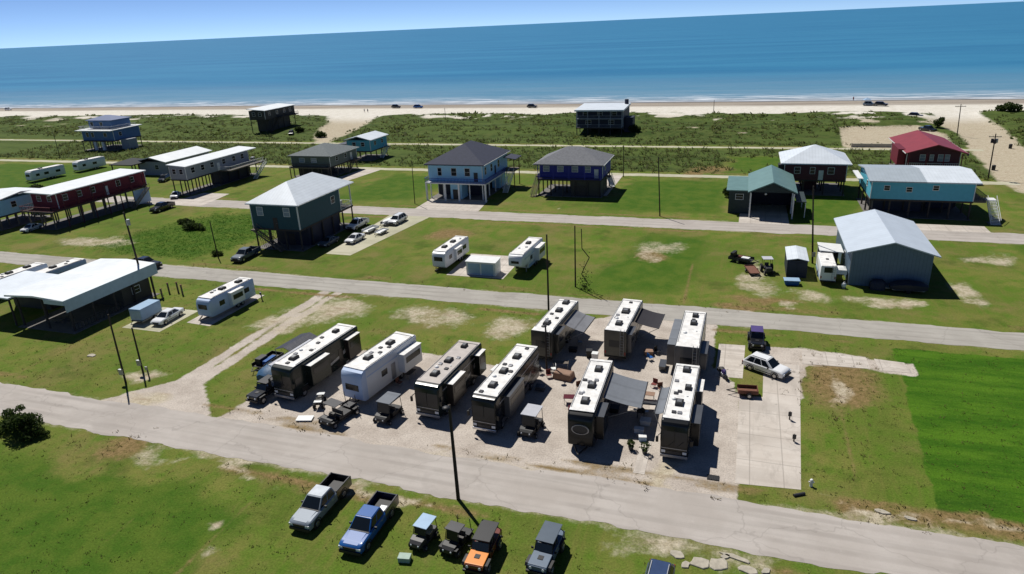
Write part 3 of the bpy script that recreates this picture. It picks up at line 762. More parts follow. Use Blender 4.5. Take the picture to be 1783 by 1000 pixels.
roof_mb('shed_x', 13.95, 17.0, 12.6, 17.6, 7.0, 0.5, 0.15).build('porch_roof', M_navysh, t)
for q in ((16.4, 13.1), (16.4, 17.1)):
    MB().box(q[0] - 0.09, q[0] + 0.09, q[1] - 0.09, q[1] + 0.09, 0, 6.9).build('porch_post', M_rust, t)
stairs_on(t, 15.8, 12.9, 0, -1, 3.9, 1.2, M_trim)

# royal blue house, grey hip roof
t = stilt_house('royal blue stilt house with a grey hip roof and open dark space below', -43.6, 148.0, 14.6, 11.6, 3.9, 7.4, M_royalsd, M_greysh, 'hip', 3.0, 0.7, 6, 4, stilt=M_darkwood, wall0=1.9,
                wins=[('S', 1.6, 5.9, 1.3, 1.2, M_curtain), ('S', 4.9, 5.9, 1.3, 1.2, M_curtain), ('S', 8.3, 5.9, 1.3, 1.2, M_curtain), ('S', 11.2, 5.9, 1.3, 1.2, M_curtain), ('E', 5, 5.9, 1.1, 1.2)], doors=[('S', 13.2, M_trim)])
rail_mb([(0.0, 1.8), (0.0, 0.05), (14.55, 0.05), (14.55, 1.8)], 3.9, 1.0, 0.22).build('railing', M_royalsd, t)
for px_ in lin(0.1, 14.5, 5):
    MB().box(px_ - 0.08, px_ + 0.08, 0.02, 0.18, 3.9, 7.18).build('porch_post', M_royalsd, t)
MB().box(7.7, 14.5, 0.4, 8.0, 0.065, 3.56).build('enclosed_store', M_brownsd, t)
MB().box(8.4, 11.4, 0.32, 0.398, 0.07, 2.5).build('garage_door', M_darkwood, t)
stairs_on(t, -0.7, 3.5, 0, -1, 3.7, 1.2, M_wood)
MB().box(-1.4, -0.07, 3.5, 5.0, 3.6, 3.88).build('landing', M_wood, t)
stairs_on(t, 15.3, 6.0, 0, 1, 3.7, 1.1, M_trim)
MB().box(14.67, 15.9, 4.6, 6.0, 3.6, 3.88).build('landing', M_wood, t)

# dark dune house
t = stilt_house('dark navy two storey beach house with flat white roof standing alone in the dunes', -55.0, 236.0, 16.0, 15.0, 2.6, 8.6, M_darksd, M_roofw, 'shed_y', 0.5, 0.5, 5, 4, stilt=M_darkwood, th=0.5, wall0=1.6,
                wins=[('S', 3, 7.1, 1.6, 1.3), ('S', 8, 7.1, 1.6, 1.3), ('S', 13, 7.1, 1.6, 1.3), ('S', 4, 4.2, 1.8, 1.4), ('S', 12, 4.2, 1.8, 1.4)])
MB().box(0, 16.0, 0.0, 1.59, 5.4, 5.6).build('deck', M_greysd, t)
rail_mb([(0, 0.05), (15.95, 0.05)], 5.6, 1.0, 0.4).build('railing', M_greysd, t)
rail_mb([(0, 0.05), (15.95, 0.05)], 2.6, 1.0, 0.4).build('lower_railing', M_greysd, t)
for px_ in lin(0.15, 15.85, 5):
    MB().box(px_ - 0.1, px_ + 0.1, 0.02, 0.2, 2.6, 8.08).build('deck_post', M_greysd, t)
MB().box(16.1, 19.0, 4.0, 9.0, 0.0, 5.5).build('stair_tower', M_darksd, t)
MB().cyl((15.3, 13.4, 9.0), (15.3, 13.4, 10.6), 0.7, 0.7, 8).build('water_tank', M_darksd, t)

# white hip roof, maroon house
t = stilt_house('maroon stilt house beneath a bright white hip roof', 9.2, 156.6, 12.2, 12.0, 3.3, 6.9, M_maroonsd, M_roofw, 'hip', 2.9, 0.75, 4, 4, stilt=M_darkwood,
                wins=[('S', 2.6, 5.3, 1.1, 1.3), ('S', 5.6, 5.3, 0.9, 1.3), ('S', 9.2, 5.3, 1.2, 1.3), ('W', 4, 5.3, 1.1, 1.2)], doors=[('S', 7.3, M_trim)])
MB().box(4.6, 7.2, 5.0, 8.0, 0.065, 2.95).build('storage_or_shade_box', M_maroonsd, t)
MB().box(-1.2, -0.02, 1.0, 3.5, 4.6, 6.2).build('side_vent_box', M_dark, t)

# green gabled house with carport
t = thing('gabled_house', 'low dark green house with pale green metal gable over an open carport', 'house', -1.6, 137.0)
MB().box(0, 3.9, 2.0, 14.0, 0, 4.55).build('wall', M_greensd, t)
roof_mb('shed_x', -0.5, 3.9, 1.5, 14.6, 4.8, 0.0, 0.2).build('side_roof', M_greenmt, t)
roof_mb('gable_y', 3.5, 12.4, -1.0, 16.0, 5.1, 2.0, 0.22).build('roof', M_greenmt, t)
MB().prism([(4.0, 4.87), (7.95, 6.6), (11.9, 4.87)], 'y', 0.0, 0.15).build('gable_wall', M_greensd, t)
MB().box(4.0, 11.9, 10.0, 15.4, 0.03, 4.86).build('rear_wall', M_darksd, t)  # carport's inner shade put into the wall colour
MB().box(11.78, 11.9, 3.7, 9.99, 0.03, 4.86).build('shade_side_wall', M_darksd, t)  # dark wall added to keep the carport opening dark
for q in (4.05, 11.8):
    for yy in (-0.6, 3.5):
        MB().box(q - 0.12, q + 0.12, yy - 0.12, yy + 0.12, 0, 4.87).build('carport_post', M_trim, t)
MB().box(12.4, 14.2, 0.5, 9.0, 3.0, 3.15).build('lean_to_roof', M_greensd, t)
for yy in (0.7, 8.8):
    MB().box(14.0, 14.15, yy - 0.07, yy + 0.07, 0, 3.0).build('lean_to_post', M_trim, t)
window_on(t, 'S', 3.9, 12, 2.0, 3.4, 1.4, 1.0, y0=2.0); window_on(t, 'S', 7.9, 8, 5.6, 3.2, 1.0, 1.0, x0=4.0, y0=10.0, glass=M_curtain); window_on(t, 'S', 7.9, 8, 9.8, 3.2, 1.0, 1.0, x0=4.0, y0=10.0, glass=M_curtain)
lt = MB().dome((6.8, 0.9, 4.35), 0.22, 1, 10, 4, -1).build('porch_light', M_white, t)

# red roofed house
t = stilt_house('red metal roofed house with its gable end and white windows facing the street', 36.0, 173.5, 10.6, 20.0, 3.0, 6.4, M_maroonsd, M_redmt, 'gable_y', 1.9, 0.8, 4, 4, stilt=M_darkwood, wall0=2.0,
                wins=[('S', 3.2, 4.9, 1.0, 1.3, M_curtain), ('S', 5.0, 4.9, 0.7, 1.3, M_curtain), ('S', 7.4, 4.9, 2.2, 1.4, M_curtain)])
MB().prism([(0.0, 6.2), (5.3, 7.95), (10.6, 6.2)], 'y', 2.0, 2.2).build('gable_wall', M_maroonsd, t)
MB().box(-1.7, -0.1, 3.0, 11.0, 3.0, 6.6).build('side_wing', M_redsd, t)
rail_mb([(0.0, 0.1), (10.5, 0.1)], 3.0, 1.0, 0.4).build('railing', M_trim, t)
for px_ in (0.1, 3.6, 7.0, 10.5):
    MB().box(px_ - 0.09, px_ + 0.09, 0.02, 0.2, 3.0, 6.15).build('porch_post', M_redsd, t)
MB().box(7.0, 10.4, -2.4, -0.07, 2.7, 2.98).build('front_deck', M_skyblue, t)

# turquoise long house
t = stilt_house('long turquoise stilt house with low metal roof, half grey and half white', 23.8, 140.4, 16.8, 14.5, 3.5, 7.0, M_turqsd, M_roofw, 'gable_x', 1.0, 0.5, 6, 4, stilt=M_darkwood, roof_rect=(8.9, 17.6, -0.6, 15.1),
                wins=[('S', 2.6, 5.6, 0.9, 0.8), ('S', 6.3, 5.4, 0.9, 0.8), ('S', 10.6, 5.8, 0.9, 0.8), ('W', 5, 5.4, 1.1, 1.0)])
roof_mb('gable_x', -0.6, 8.896, -0.6, 15.1, 7.0, 1.0, 0.22).build('grey_roof_half', M_roofg, t)
MB().box(-1.6, -0.62, 6, 14, 5.8, 6.0).build('awning', M_white, t)
MB().box(16.87, 19.0, 0.4, 8.5, 3.2, 3.49).build('side_deck', M_wood, t)
rail_mb([(16.9, 0.45), (18.95, 0.45), (18.95, 8.4)], 3.49, 1.0, 0.3).build('railing', M_wood, t)
MB().box(1.5, 10.0, 5.0, 13.0, 0.065, 3.15).build('storage_or_shade_box', M_darksd, t)  # dark block added for the black shade beneath the house
MB().box(11.2, 16.0, 8.0, 13.0, 0.065, 3.15).build('storage_or_shade_box', M_darksd, t)  # second added block, dark for the same shade
stairs_on(t, 20.2, 1.8, 0, -1, 3.4, 1.4, M_white)
MB().box(19.02, 21.0, 1.8, 3.6, 3.2, 3.49).build('landing', M_white, t)
MB().box(19.3, 21.2, -2.6, -0.9, 0.01, 0.12).build('stair_pad', M_slab, t)

# slate barn
t = thing('metal_barn', 'slate blue metal barn with a shallow white gable roof', 'barn', 16.0, 101.8)
MB().prism([(0, 0), (10.2, 0), (10.2, 4.97), (5.1, 6.55), (0, 4.97)], 'y', 0.0, 16.8).build('wall', M_slatesd, t)
roof_mb('gable_y', -0.7, 10.9, -0.7, 17.4, 5.1, 1.75, 0.16).build('roof', mat('barn_white_roof', (0.50, 0.56, 0.63), 0.4, var=0.08, scale=0.5, lines=('y', 0.9, 0.08)), t)
MB().box(-0.02, 0.12, -0.06, -0.003, 0, 4.9).build('corner_trim', M_greysd, t)
MB().box(10.22, 10.5, 6.0, 7.0, 1.9, 3.0).build('wall_unit', M_steel, t)
window_on(t, 'W', 10.2, 16.8, 6.0, 2.6, 1.0, 1.0)
MB().box(10.203, 10.26, 2.0, 5.0, 0.02, 3.2).build('side_door', M_dark, t)
t = thing('lean_to', 'flat white roofed lean-to attached to the left side of the slate barn', 'shelter', 12.8, 107.2)
roof_mb('shed_x', -0.4, 2.95, 0, 4.2, 3.1, 0.15, 0.12).build('roof', M_white, t)
for q in ((-0.2, 0.2), (-0.2, 4.0)):
    MB().box(q[0] - 0.07, q[0] + 0.07, q[1] - 0.07, q[1] + 0.07, 0, 3.08).build('post', M_trim, t)
MB().box(-0.2, 2.8, 4.02, 4.1, 0, 2.9).build('rear_panel', M_dark, t)
t = thing('covered_boat', 'low dark tarpaulin covered boat along the front wall of the slate barn', 'boat', 23.4, 100.5)
MB().loft([[(x, y, z) for y, z in ((-w, 0.45), (-w * 1.1, 0.8 * h), (-w * .5, h), (w * .5, h), (w * 1.1, 0.8 * h), (w, 0.45))] for x, w, h in ((-2.3, .5, 1.1), (-1.5, .8, 1.45), (0, .95, 1.65), (1.6, .8, 1.5), (2.4, .3, 1.2))]).build('cover', M_darktarp, t, smooth=True)
MB().box(-2.0, 2.0, -0.5, 0.5, 0.3, 0.44).bar((-2.0, 0, .37), (-3.1, 0, .37), .1, .1).build('trailer_frame', M_steel, t)
for q in (-1, 1):
    MB().cyl((0, q * 0.72 - .09, 0.3), (0, q * 0.72 + .09, 0.3), 0.3, n=12).build('wheel', M_tyre, t)
t = thing('covered_stack', 'smaller dark tarpaulin covered stack at the left of the barn front', 'covered stack', 19.6, 100.9)
MB().loft([[(x, y, z) for y, z in ((-w, 0), (-w * .9, 0.8 * h), (-w * .5, h), (w * .5, h), (w * .9, 0.8 * h), (w, 0))] for x, w, h in ((-0.9, .5, 1.0), (-.5, .7, 1.35), (0.6, .7, 1.4), (1.0, .5, 1.1))]).build('cover', M_darktarp, t, smooth=True)

def shed(label, x, y, W, D, h, wall, roof, kind='gable_y', rise=0.3, door=M_white, cat='shed', yaw=0):
    t = thing('storage_shed', label, cat, x, y, 0, yaw)
    MB().box(0, W, 0, D, 0.06, h - 0.1).build('wall', wall, t)
    MB().box(0.05, W - 0.05, 0.05, D - 0.05, -0.02, 0.055).build('skid_base', M_darkwood, t)
    roof_mb(kind, -0.12, W + 0.12, -0.12, D + 0.12, h, rise, 0.1).build('roof', roof, t)
    for k in (0.27, 0.73):
        MB().box(W * k - W * 0.2, W * k + W * 0.2, -0.05, -0.003, 0.15, h - 0.35).build('door', door, t)
    return t
shed('small shed with white roof and navy front beside the slate barn', 7.8, 103.4, 2.8, 6.2, 2.75, M_darksd, M_roofw, door=M_darksd)
t = shed('low white cargo box between the two white travel trailers', -40.2, 94.8, 4.9, 2.6, 2.3, M_rvwhite, M_white, 'shed_y', 0.12, door=M_skyblue)

# carport house at the left
t = thing('carport', 'long white roofed open carport shelter with deep shade beneath, at left', 'carport', -95.2, 62.2)
roof_mb('gable_y', -0.6, 10.4, -0.8, 15.2, 5.0, 0.3, 0.25).build('roof', M_roofwy, t)
M_fas = mat('pale_blue_fascia', (0.42, 0.52, 0.57), 0.5, var=0.1)
MB().box(10.403, 10.48, -0.8, 15.2, 3.3, 5.02).build('side_fascia', M_fas, t)
MB().box(6.8, 10.40, -0.88, -0.803, 4.35, 5.0).build('front_fascia', M_fas, t)
for xx in (0.2, 5.0, 9.7):
    for yy in lin(0.2, 14.4, 5):
        MB().box(xx - 0.11, xx + 0.11, yy - 0.11, yy + 0.11, 0, 4.72).build('post', M_darkwood, t)
MB().box(0.4, 9.4, 9.0, 14.2, 0.07, 3.2).build('enclosed_room', M_brownsd, t)
window_on(t, 'S', 9, 5, 3.0, 1.9, 1.4, 1.0, x0=0.4, y0=9.0); window_on(t, 'E', 9, 5, 11.5, 1.9, 1.4, 1.0, x0=0.4, y0=9.0)
MB().box(-0.3, 10.4, -0.5, 14.8, -0.05, 0.065).build('slab', M_slab, t)
rail_mb([(9.7, 0.3), (9.7, 8.5)], 0.06, 1.0, 0.5).build('railing', M_darkwood, t)
t = thing('picnic_table', 'wooden picnic table in the deep shade of the left carport', 'table', -90.5, 64.6)
MB().box(-0.9, 0.9, -0.38, 0.38, 0.80, 0.85).build('table_top', M_wood, t)
for s_ in (-1, 1):
    MB().box(-0.9, 0.9, s_ * 0.72 - 0.13, s_ * 0.72 + 0.13, 0.48, 0.53).build('bench', M_wood, t)
    MB().bar((s_ * 0.65, -0.7, 0.065), (s_ * 0.65, 0.3, 0.8), 0.06, 0.1).bar((s_ * 0.65, 0.7, 0.065), (s_ * 0.65, -0.3, 0.8), 0.06, 0.1).build('leg', M_wood, t)
t = thing('side_shelter', 'lower white roofed lean-to shelter left of the big carport', 'shelter', -104.5, 61.8)
roof_mb('shed_x', 0, 8.6, 0, 9.5, 4.3, 0.2, 0.2).build('roof', M_roofw, t)
for q in ((0.3, 0.3), (0.3, 9.2), (8.3, 0.3), (8.3, 9.2)):
    MB().box(q[0] - 0.1, q[0] + 0.1, q[1] - 0.1, q[1] + 0.1, 0, 3.95).build('post', M_darkwood, t)
MB().box(0.5, 8.0, 6.0, 9.0, 0, 3.0).build('rear_wall', M_brownsd, t)

# long red house
t = stilt_house('long dark red stilt house with a narrow white roof and rows of stilts', -146.0, 103.6, 7.4, 26.0, 4.2, 7.6, M_redsd, M_roofwy, 'shed_x', 0.2, 0.3, 3, 9, stilt=M_wood, wall0=2.0, roof_rect=(-0.3, 7.8, 0.8, 26.4),
                wins=[('S', 2.2, 6.2, 1.1, 1.1), ('S', 5.2, 6.2, 1.1, 1.1)] + [('E', yy, 6.2, 1.1, 1.2) for yy in (4, 7.5, 11, 18, 22)], doors=[('E', 14.5, M_trim)])
MB().box(7.47, 9.0, 2.0, 24.0, 3.9, 4.19).build('gallery_deck', M_darkwood, t)
MB().box(0.0, 9.0, -1.2, 1.98, 3.9, 4.19).build('front_deck', M_darkwood, t)
rail_mb([(0.0, 1.9), (0.0, -1.15), (8.95, -1.15), (8.95, 24.0)], 4.19, 1.0, 0.35).build('railing', M_redsd, t)
for yy in lin(2.2, 23.8, 7):
    MB().box(8.75, 8.92, yy - 0.09, yy + 0.09, 0, 7.3).build('gallery_post', M_maroonsd, t)
MB().box(9.05, 9.2, 20.0, 24.6, 0.4, 3.85).build('pale_side_panel', M_skyblue, t)
stairs_on(t, 9.7, 24.0, 0, -1, 4.0, 1.1)
# grey long house
t = stilt_house('long grey stilt house with a white sloping roof and rear stairs', -137.0, 136.0, 5.0, 27.0, 4.0, 7.4, M_greysd, M_roofwy, 'shed_x', 0.4, 0.4, 3, 8, stilt=M_darkwood, walld=24,
                wins=[('E', yy, 6.0, 1.2, 1.3) for yy in (2.5, 6, 9.5, 14, 18, 21.5)] + [('S', 1.4, 6.0, 1.0, 1.2), ('S', 3.6, 6.0, 1.0, 1.2)], doors=[('E', 11.8, M_trim)])
MB().box(5.07, 8.6, 12.0, 26.0, 3.7, 3.99).build('gallery_deck', M_wood, t)
rail_mb([(5.1, 12.05), (8.55, 12.05), (8.55, 26.0)], 3.99, 1.0, 0.35).build('railing', M_trim, t)
stairs_on(t, 9.2, 25.5, 0, -1, 3.8, 1.1, M_trim)
MB().box(0.6, 4.6, 13, 24, 0.065, 3.6).build('storage_or_shade_box', M_darksd, t)

# grey green house
t = stilt_house('grey green stilt house with hip roof next to a pale concrete drive', -117.8, 160.0, 12.2, 14.0, 3.0, 6.0, M_olivesd, M_greensh, 'hip', 2.2, 0.7, 5, 5, stilt=M_wood,
                wins=[('S', 3.4, 4.7, 1.6, 1.1, M_curtain), ('S', 7.2, 4.7, 1.6, 1.1, M_curtain), ('E', 3.5, 4.7, 1.1, 1.1), ('E', 8, 4.7, 1.1, 1.1)], doors=[('E', 11, M_trim)])
MB().box(0, 12.2, -1.5, -0.07, 2.7, 2.98).build('front_deck', M_wood, t)
rail_mb([(0.05, -0.1), (0.05, -1.45), (12.15, -1.45), (12.15, -0.1)], 2.98, 0.95, 0.4).build('railing', M_darkwood, t)
for px_ in lin(0.1, 12.1, 5):
    MB().box(px_ - 0.09, px_ + 0.09, -1.45, -1.27, 0, 2.7).build('deck_post', M_darkwood, t)
MB().box(0.4, 7.5, 2.0, 9.0, 0.065, 2.65).build('storage_or_shade_box', M_brownsd, t)
stairs_on(t, 13.1, 10.5, 0, -1, 2.9, 1.1)
MB().box(12.27, 13.8, 10.5, 13.8, 2.7, 2.98).build('side_deck', M_wood, t)

# small turquoise house
t = stilt_house('small turquoise house with white gable roof behind the grey green house', -114.6, 184.0, 8.0, 10.5, 3.0, 6.4, M_turqsd, M_roofw, 'gable_y', 1.1, 0.6, 3, 4, stilt=M_wood,
                wins=[('S', 2.5, 5.0, 1.1, 1.1), ('S', 5.5, 5.0, 1.1, 1.1), ('E', 3, 5.0, 1.1, 1.1), ('E', 7.5, 5.0, 1.1, 1.1)])
MB().box(-3.4, -0.65, 0.0, 6.0, 4.8, 5.0).build('porch_roof', M_darksd, t)
for q in (0.3, 5.7):
    MB().box(-3.2, -3.05, q - 0.08, q + 0.08, 0, 4.8).build('porch_post', M_darkwood, t)
stairs_on(t, 8.7, 9.0, 0, -1, 2.9, 1.1, M_trim)
MB().box(8.07, 9.4, 9.0, 10.4, 2.7, 2.98).build('landing', M_wood, t)

# blue two storey house at the far left
t = stilt_house('blue house of stepped storeys on stilts, far left before the dunes', -233.0, 193.5, 15.0, 13.0, 3.6, 7.4, M_bluesd, M_white, 'shed_y', 0.3, 1.0, 5, 4, stilt=M_wood, wall0=1.0,
                wins=[('S', 2.5, 5.6, 1.2, 1.5), ('S', 5.0, 5.6, 1.2, 1.5), ('S', 11, 5.6, 1.4, 1.3), ('E', 4, 5.6, 1.2, 1.3)])
MB().box(1.5, 12.5, 3.5, 12.0, 7.75, 10.4).build('upper_wall', M_bluesd, t)
roof_mb('hip', 0.8, 13.2, 2.8, 12.7, 10.6, 1.4, 0.2).build('upper_roof', mat('dark_blue_roof', (0.03, 0.07, 0.20), 0.6, var=0.2), t)
rail_mb([(0, 12), (0, 0.1), (15, 0.1), (15, 12)], 7.7, 1.0, 0.5).build('railing', M_trim, t)
window_on(t, 'S', 11, 8.5, 3.0, 9.2, 1.3, 1.2, x0=1.5, y0=3.5); window_on(t, 'S', 11, 8.5, 7.5, 9.2, 1.3, 1.2, x0=1.5, y0=3.5)
MB().box(15.5, 19.0, 3.0, 7.0, 0, 3.8).build('annex', M_greysd, t)
for q in (5.0, 8.8): MB().box(q, q + 1.2, 0.5, 1.0, 0.065, 3.2).build('privacy_panel', M_white, t)

# house on high stilts at the dune edge
t = stilt_house('brown beach house with bright white roof on tall stilts by the sandy beach path', -190.5, 236.0, 7.5, 20.0, 5.6, 9.1, M_brownsd, M_roofwy, 'shed_x', 0.6, 0.6, 3, 6, stilt=M_darkwood,
                wins=[('E', yy, 7.5, 1.3, 1.3) for yy in (3, 8, 13, 17)] + [('S', 2.2, 7.5, 1.3, 1.3), ('S', 5.2, 7.5, 1.3, 1.3)])
MB().box(1.0, 6.8, 3.0, 17.0, 0.065, 5.2).build('enclosed_store', M_brownsd, t)
MB().box(7.57, 9.4, 8.0, 20.0, 5.3, 5.59).build('deck', M_darkwood, t)
rail_mb([(9.35, 8.0), (9.35, 20.0)], 5.59, 1.0, 0.4).build('railing', M_darkwood, t)
stairs_on(t, 8.4, 8.0, 0, -1, 5.4, 1.2, M_darkwood)

# low white roofed house with dark hipped porch
t = thing('low_house', 'low house with broad white roof and a dark hipped porch at its corner', 'house', -172.0, 155.0)
MB().box(3.0, 13.0, 2.0, 20.0, 0, 3.9).build('wall', M_greysd, t)
roof_mb('gable_y', 2.2, 13.8, 1.2, 20.8, 4.1, 1.3, 0.2).build('roof', M_roofwy, t)
roof_mb('hip', -3.0, 5.5, -3.0, 6.0, 3.9, 1.2, 0.25).build('porch_roof', mat('charcoal_shingles', (0.025, 0.03, 0.035), 0.85, var=0.2), t)
for q in ((-2.5, -2.5), (5.0, -2.5), (-2.5, 5.5)):
    MB().box(q[0] - 0.12, q[0] + 0.12, q[1] - 0.12, q[1] + 0.12, 0, 3.65).build('porch_post', M_darkwood, t)
window_on(t, 'S', 10, 18, 9.5, 2.4, 1.3, 1.2, x0=3.0, y0=2.0)
for yy in (5, 10, 15): window_on(t, 'E', 10, 18, yy, 2.4, 1.3, 1.2, x0=3.0, y0=2.0)
MB().box(-2.0, 2.8, 6.1, 9.0, 0, 3.4).build('annex', M_maroonsd, t)

# white house cut by the left edge
t = stilt_house('white house on short stilts beside the long red house, at the left edge', -160.6, 101.0, 9.5, 12.0, 3.0, 6.4, M_palesd, M_roofwy, 'gable_x', 0.9, 0.5, 4, 4, stilt=M_wood,
                wins=[('S', 2.5, 4.9, 1.1, 1.2), ('S', 7.0, 4.9, 1.1, 1.2), ('E', 4, 4.9, 1.1, 1.2)])
MB().box(0, 9.5, -2.0, -0.07, 2.7, 2.98).build('front_deck', M_white, t)
rail_mb([(0.05, -0.1), (0.05, -1.95), (9.45, -1.95), (9.45, -0.1)], 2.98, 0.95, 0.4).build('railing', M_trim, t)
stairs_on(t, 8.6, -2.0, 0, -1, 2.9, 1.1)

# ------------------------------------------------------------------ wheels and vehicles
def wheel(parent, x, y, r=0.38, w=0.26, side=1, name='wheel'):
    """wheel centred at x (outer face towards side), axle along x"""
    t = MB(); n = 18
    t.loft([[(x + dx, y + rr * math.cos(a), r + rr * math.sin(a)) for a in lin(0, 2 * math.pi * (n - 1) / n, n)] for dx, rr in ((-w / 2, r * 0.86), (-w * 0.4, r), (w * 0.4, r), (w / 2, r * 0.86))])
    wo = t.build(name, M_tyre, parent, smooth=True)
    xo = x + side * (w / 2 + 0.004)
    MB().cyl((xo - side * 0.03, y, r), (xo + side * 0.01, y, r), r * 0.62, r * 0.55, 12).build('rim', M_rim, wo)
def sect(y, hw, z0, z1, c=0.10, top=0.90):
    return [(-hw * 0.94, y, z0), (-hw, y, z0 + c), (-hw, y, z1 - c), (-hw * top, y, z1), (hw * top, y, z1), (hw, y, z1 - c), (hw, y, z0 + c), (hw * 0.94, y, z0)]
def quad_plate(pts, inset, off, th=0.012):
    P_ = [Vector(p) for p in pts]; c = sum(P_, Vector()) / 4
    n = (P_[1] - P_[0]).cross(P_[3] - P_[0]).normalized()
    q = [p + (c - p).normalized() * inset for p in P_]
    a = [p + n * off for p in q]; b = [p + n * (off + th) for p in q]
    return MB().add(a + b, [(3, 2, 1, 0), (4, 5, 6, 7), (0, 1, 5, 4), (1, 2, 6, 5), (2, 3, 7, 6), (3, 0, 4, 7)])
def cabin(t, paint, base_f, top_f, top_r, base_r, zb, zt, hb, ht, splits, roof=None, name='cab'):
    """glasshouse: y of windscreen foot/top and rear top/foot; splits = y fractions of the side pillars"""
    vs = [(-hb, base_f, zb), (hb, base_f, zb), (hb, base_r, zb), (-hb, base_r, zb), (-ht, top_f, zt), (ht, top_f, zt), (ht, top_r, zt), (-ht, top_r, zt)]
    MB().add(vs, [(0, 3, 2, 1), (4, 5, 6, 7), (0, 1, 5, 4), (1, 2, 6, 5), (2, 3, 7, 6), (3, 0, 4, 7)]).build(name, paint, t, bevel=0.05)
    quad_plate([vs[0], vs[1], vs[5], vs[4]], 0.10, 0.004).build('windshield', M_glass, t)
    quad_plate([vs[2], vs[3], vs[7], vs[6]], 0.13, 0.004).build('rear_window', M_glass, t)
    for s, (b0, b1, t0, t1) in ((1, (vs[1], vs[2], vs[5], vs[6])), (-1, (vs[0], vs[3], vs[4], vs[7]))):
        b0, b1, t0, t1 = map(Vector, (b0, b1, t0, t1))
        for a, b in zip(splits, splits[1:]):
            q = [b0.lerp(b1, a), b0.lerp(b1, b), t0.lerp(t1, b), t0.lerp(t1, a)]
            if s < 0: q = [q[1], q[0], q[3], q[2]]
            quad_plate(q, 0.08, 0.004).build('side_window', M_glass, t)
    if roof:
        MB().box(-ht + 0.04, ht - 0.04, top_f + 0.06, top_r - 0.06, zt + 0.004, zt + 0.035).build('cab_roof', roof, t, bevel=0.015)
def car_trim(t, L, hw, zh, yf, yr, rw, light_z=None, grille=M_black, wx=None):
    wx = wx or hw - 0.11
    for s in (-1, 1):
        wheel(t, s * wx, yf, rw, 0.25, s); wheel(t, s * wx, yr, rw, 0.25, s)
        MB().box(min(s * hw * .58, s * hw * .93), max(s * hw * .58, s * hw * .93), -0.03, 0.06, zh - 0.12, zh + 0.06).build('headlight', M_lens, t)
        MB().box(min(s * hw * .78, s * hw * .96), max(s * hw * .78, s * hw * .96), L - 0.05, L + 0.02, zh - 0.05, zh + 0.2).build('tail_light', M_red, t)
        MB().box(min(s * (hw + .02), s * (hw + .2)), max(s * (hw + .02), s * (hw + .2)), 1.7 * L / 5, 1.7 * L / 5 + 0.12, zh + 0.28, zh + 0.45).build('mirror', M_black, t)
    for s in (-1, 1):
        for yy in (yf, yr):
            a_ = MB(); n_ = 9
            inn = [(yy + (rw + .05) * math.cos(q), rw + (rw + .05) * math.sin(q)) for q in lin(0, math.pi, n_)]
            out = [(yy + (rw + .12) * math.cos(q), rw + (rw + .12) * math.sin(q)) for q in lin(math.pi, 0, n_)]
            a_.prism(inn + out, 'x', min(s * (hw - .04), s * (hw + .025)), max(s * (hw - .04), s * (hw + .025))); a_.build('wheel_arch', M_black, t)
        for yy in (.36 * L, .52 * L):
            MB().box(min(s * (hw + .002), s * (hw + .02)), max(s * (hw + .002), s * (hw + .02)), yy, yy + .18, zh + .12, zh + .16).build('door_handle', M_chrome, t)
        MB().box(min(s * (hw - .02), s * (hw + .012)), max(s * (hw - .02), s * (hw + .012)), .30 * L, .66 * L, .42, .50).build('sill_trim', M_black, t)
    MB().box(-.26, .26, L + .085, L + .10, .46, .58).build('number_plate', M_white, t)
    MB().box(-hw * .52, hw * .52, -0.035, 0.05, zh - 0.2, zh + 0.06).build('grille', grille, t)
    MB().box(-hw * .92, hw * .92, -0.09, 0.04, 0.34, zh - 0.24).build('bumper', grille, t, bevel=0.03)
    MB().box(-hw * .9, hw * .9, L - 0.04, L + 0.08, 0.40, 0.62).build('bumper', M_dark, t, bevel=0.03)
def pickup(label, x, y, yaw, paint, grille=M_black, roof=None, group=None, L=6.2, load=None, bedm=None):
    t = thing('pickup_truck', label, 'pickup', x, y, 0, yaw, group)
    hw = 1.0
    MB().loft([sect(0.0, .86, .45, .95), sect(.12, .95, .40, 1.06), sect(.5, .99, .38, 1.13), sect(1.75, 1.0, .38, 1.20), sect(3.95, 1.0, .38, 1.26)]).build('body', paint, t, smooth=True)
    b = MB(); b.box(-1.0, -0.86, 3.955, L, .42, 1.30); b.box(.86, 1.0, 3.955, L, .42, 1.30); b.box(-.858, .858, L - .1, L - .01, .45, 1.28); b.box(-.858, .858, 3.955, L - .102, .45, .72)
    b.build('bed', bedm or paint, t, bevel=0.02)
    MB().box(-.84, .84, 3.97, L - .12, .725, .76).build('bed_liner', M_black, t)
    cabin(t, paint, 1.55, 2.35, 3.75, 4.0, 1.20, 1.88, .90, .72, (0.06, 0.5, 0.94), roof or paint)
    MB().loft([[(a * .62, .16, 1.065), (a * .62, .16, 1.09), (-a * .62, .16, 1.09), (-a * .62, .16, 1.065)] if k == 0 else [(a * .72, 1.45, 1.18), (a * .70, 1.45, 1.225), (-a * .70, 1.45, 1.225), (-a * .72, 1.45, 1.18)] for k, a in ((0, -1), (1, -1))]).build('hood_panel', paint, t, bevel=.012)
    MB().box(-.86, .86, 1.46, 1.60, 1.195, 1.235).build('cowl', M_black, t)
    MB().box(-.70, .70, L - .005, L + .012, .95, 1.15).build('tailgate_trim', M_black, t)
    for s in (-1, 1):
        MB().box(min(s * 1.002, s * 1.02), max(s * 1.002, s * 1.02), 1.6, L - 1.9, .38, .50).build('running_board', M_black, t)
        MB().bar((s * .93, 4.0, 1.32), (s * .93, L - .05, 1.32), .10, .03).build('bed_rail', M_black, t)
    car_trim(t, L, hw, .86, 1.02, L - 1.3, .41, grille=grille)
    if load:
        load(t)
    return t
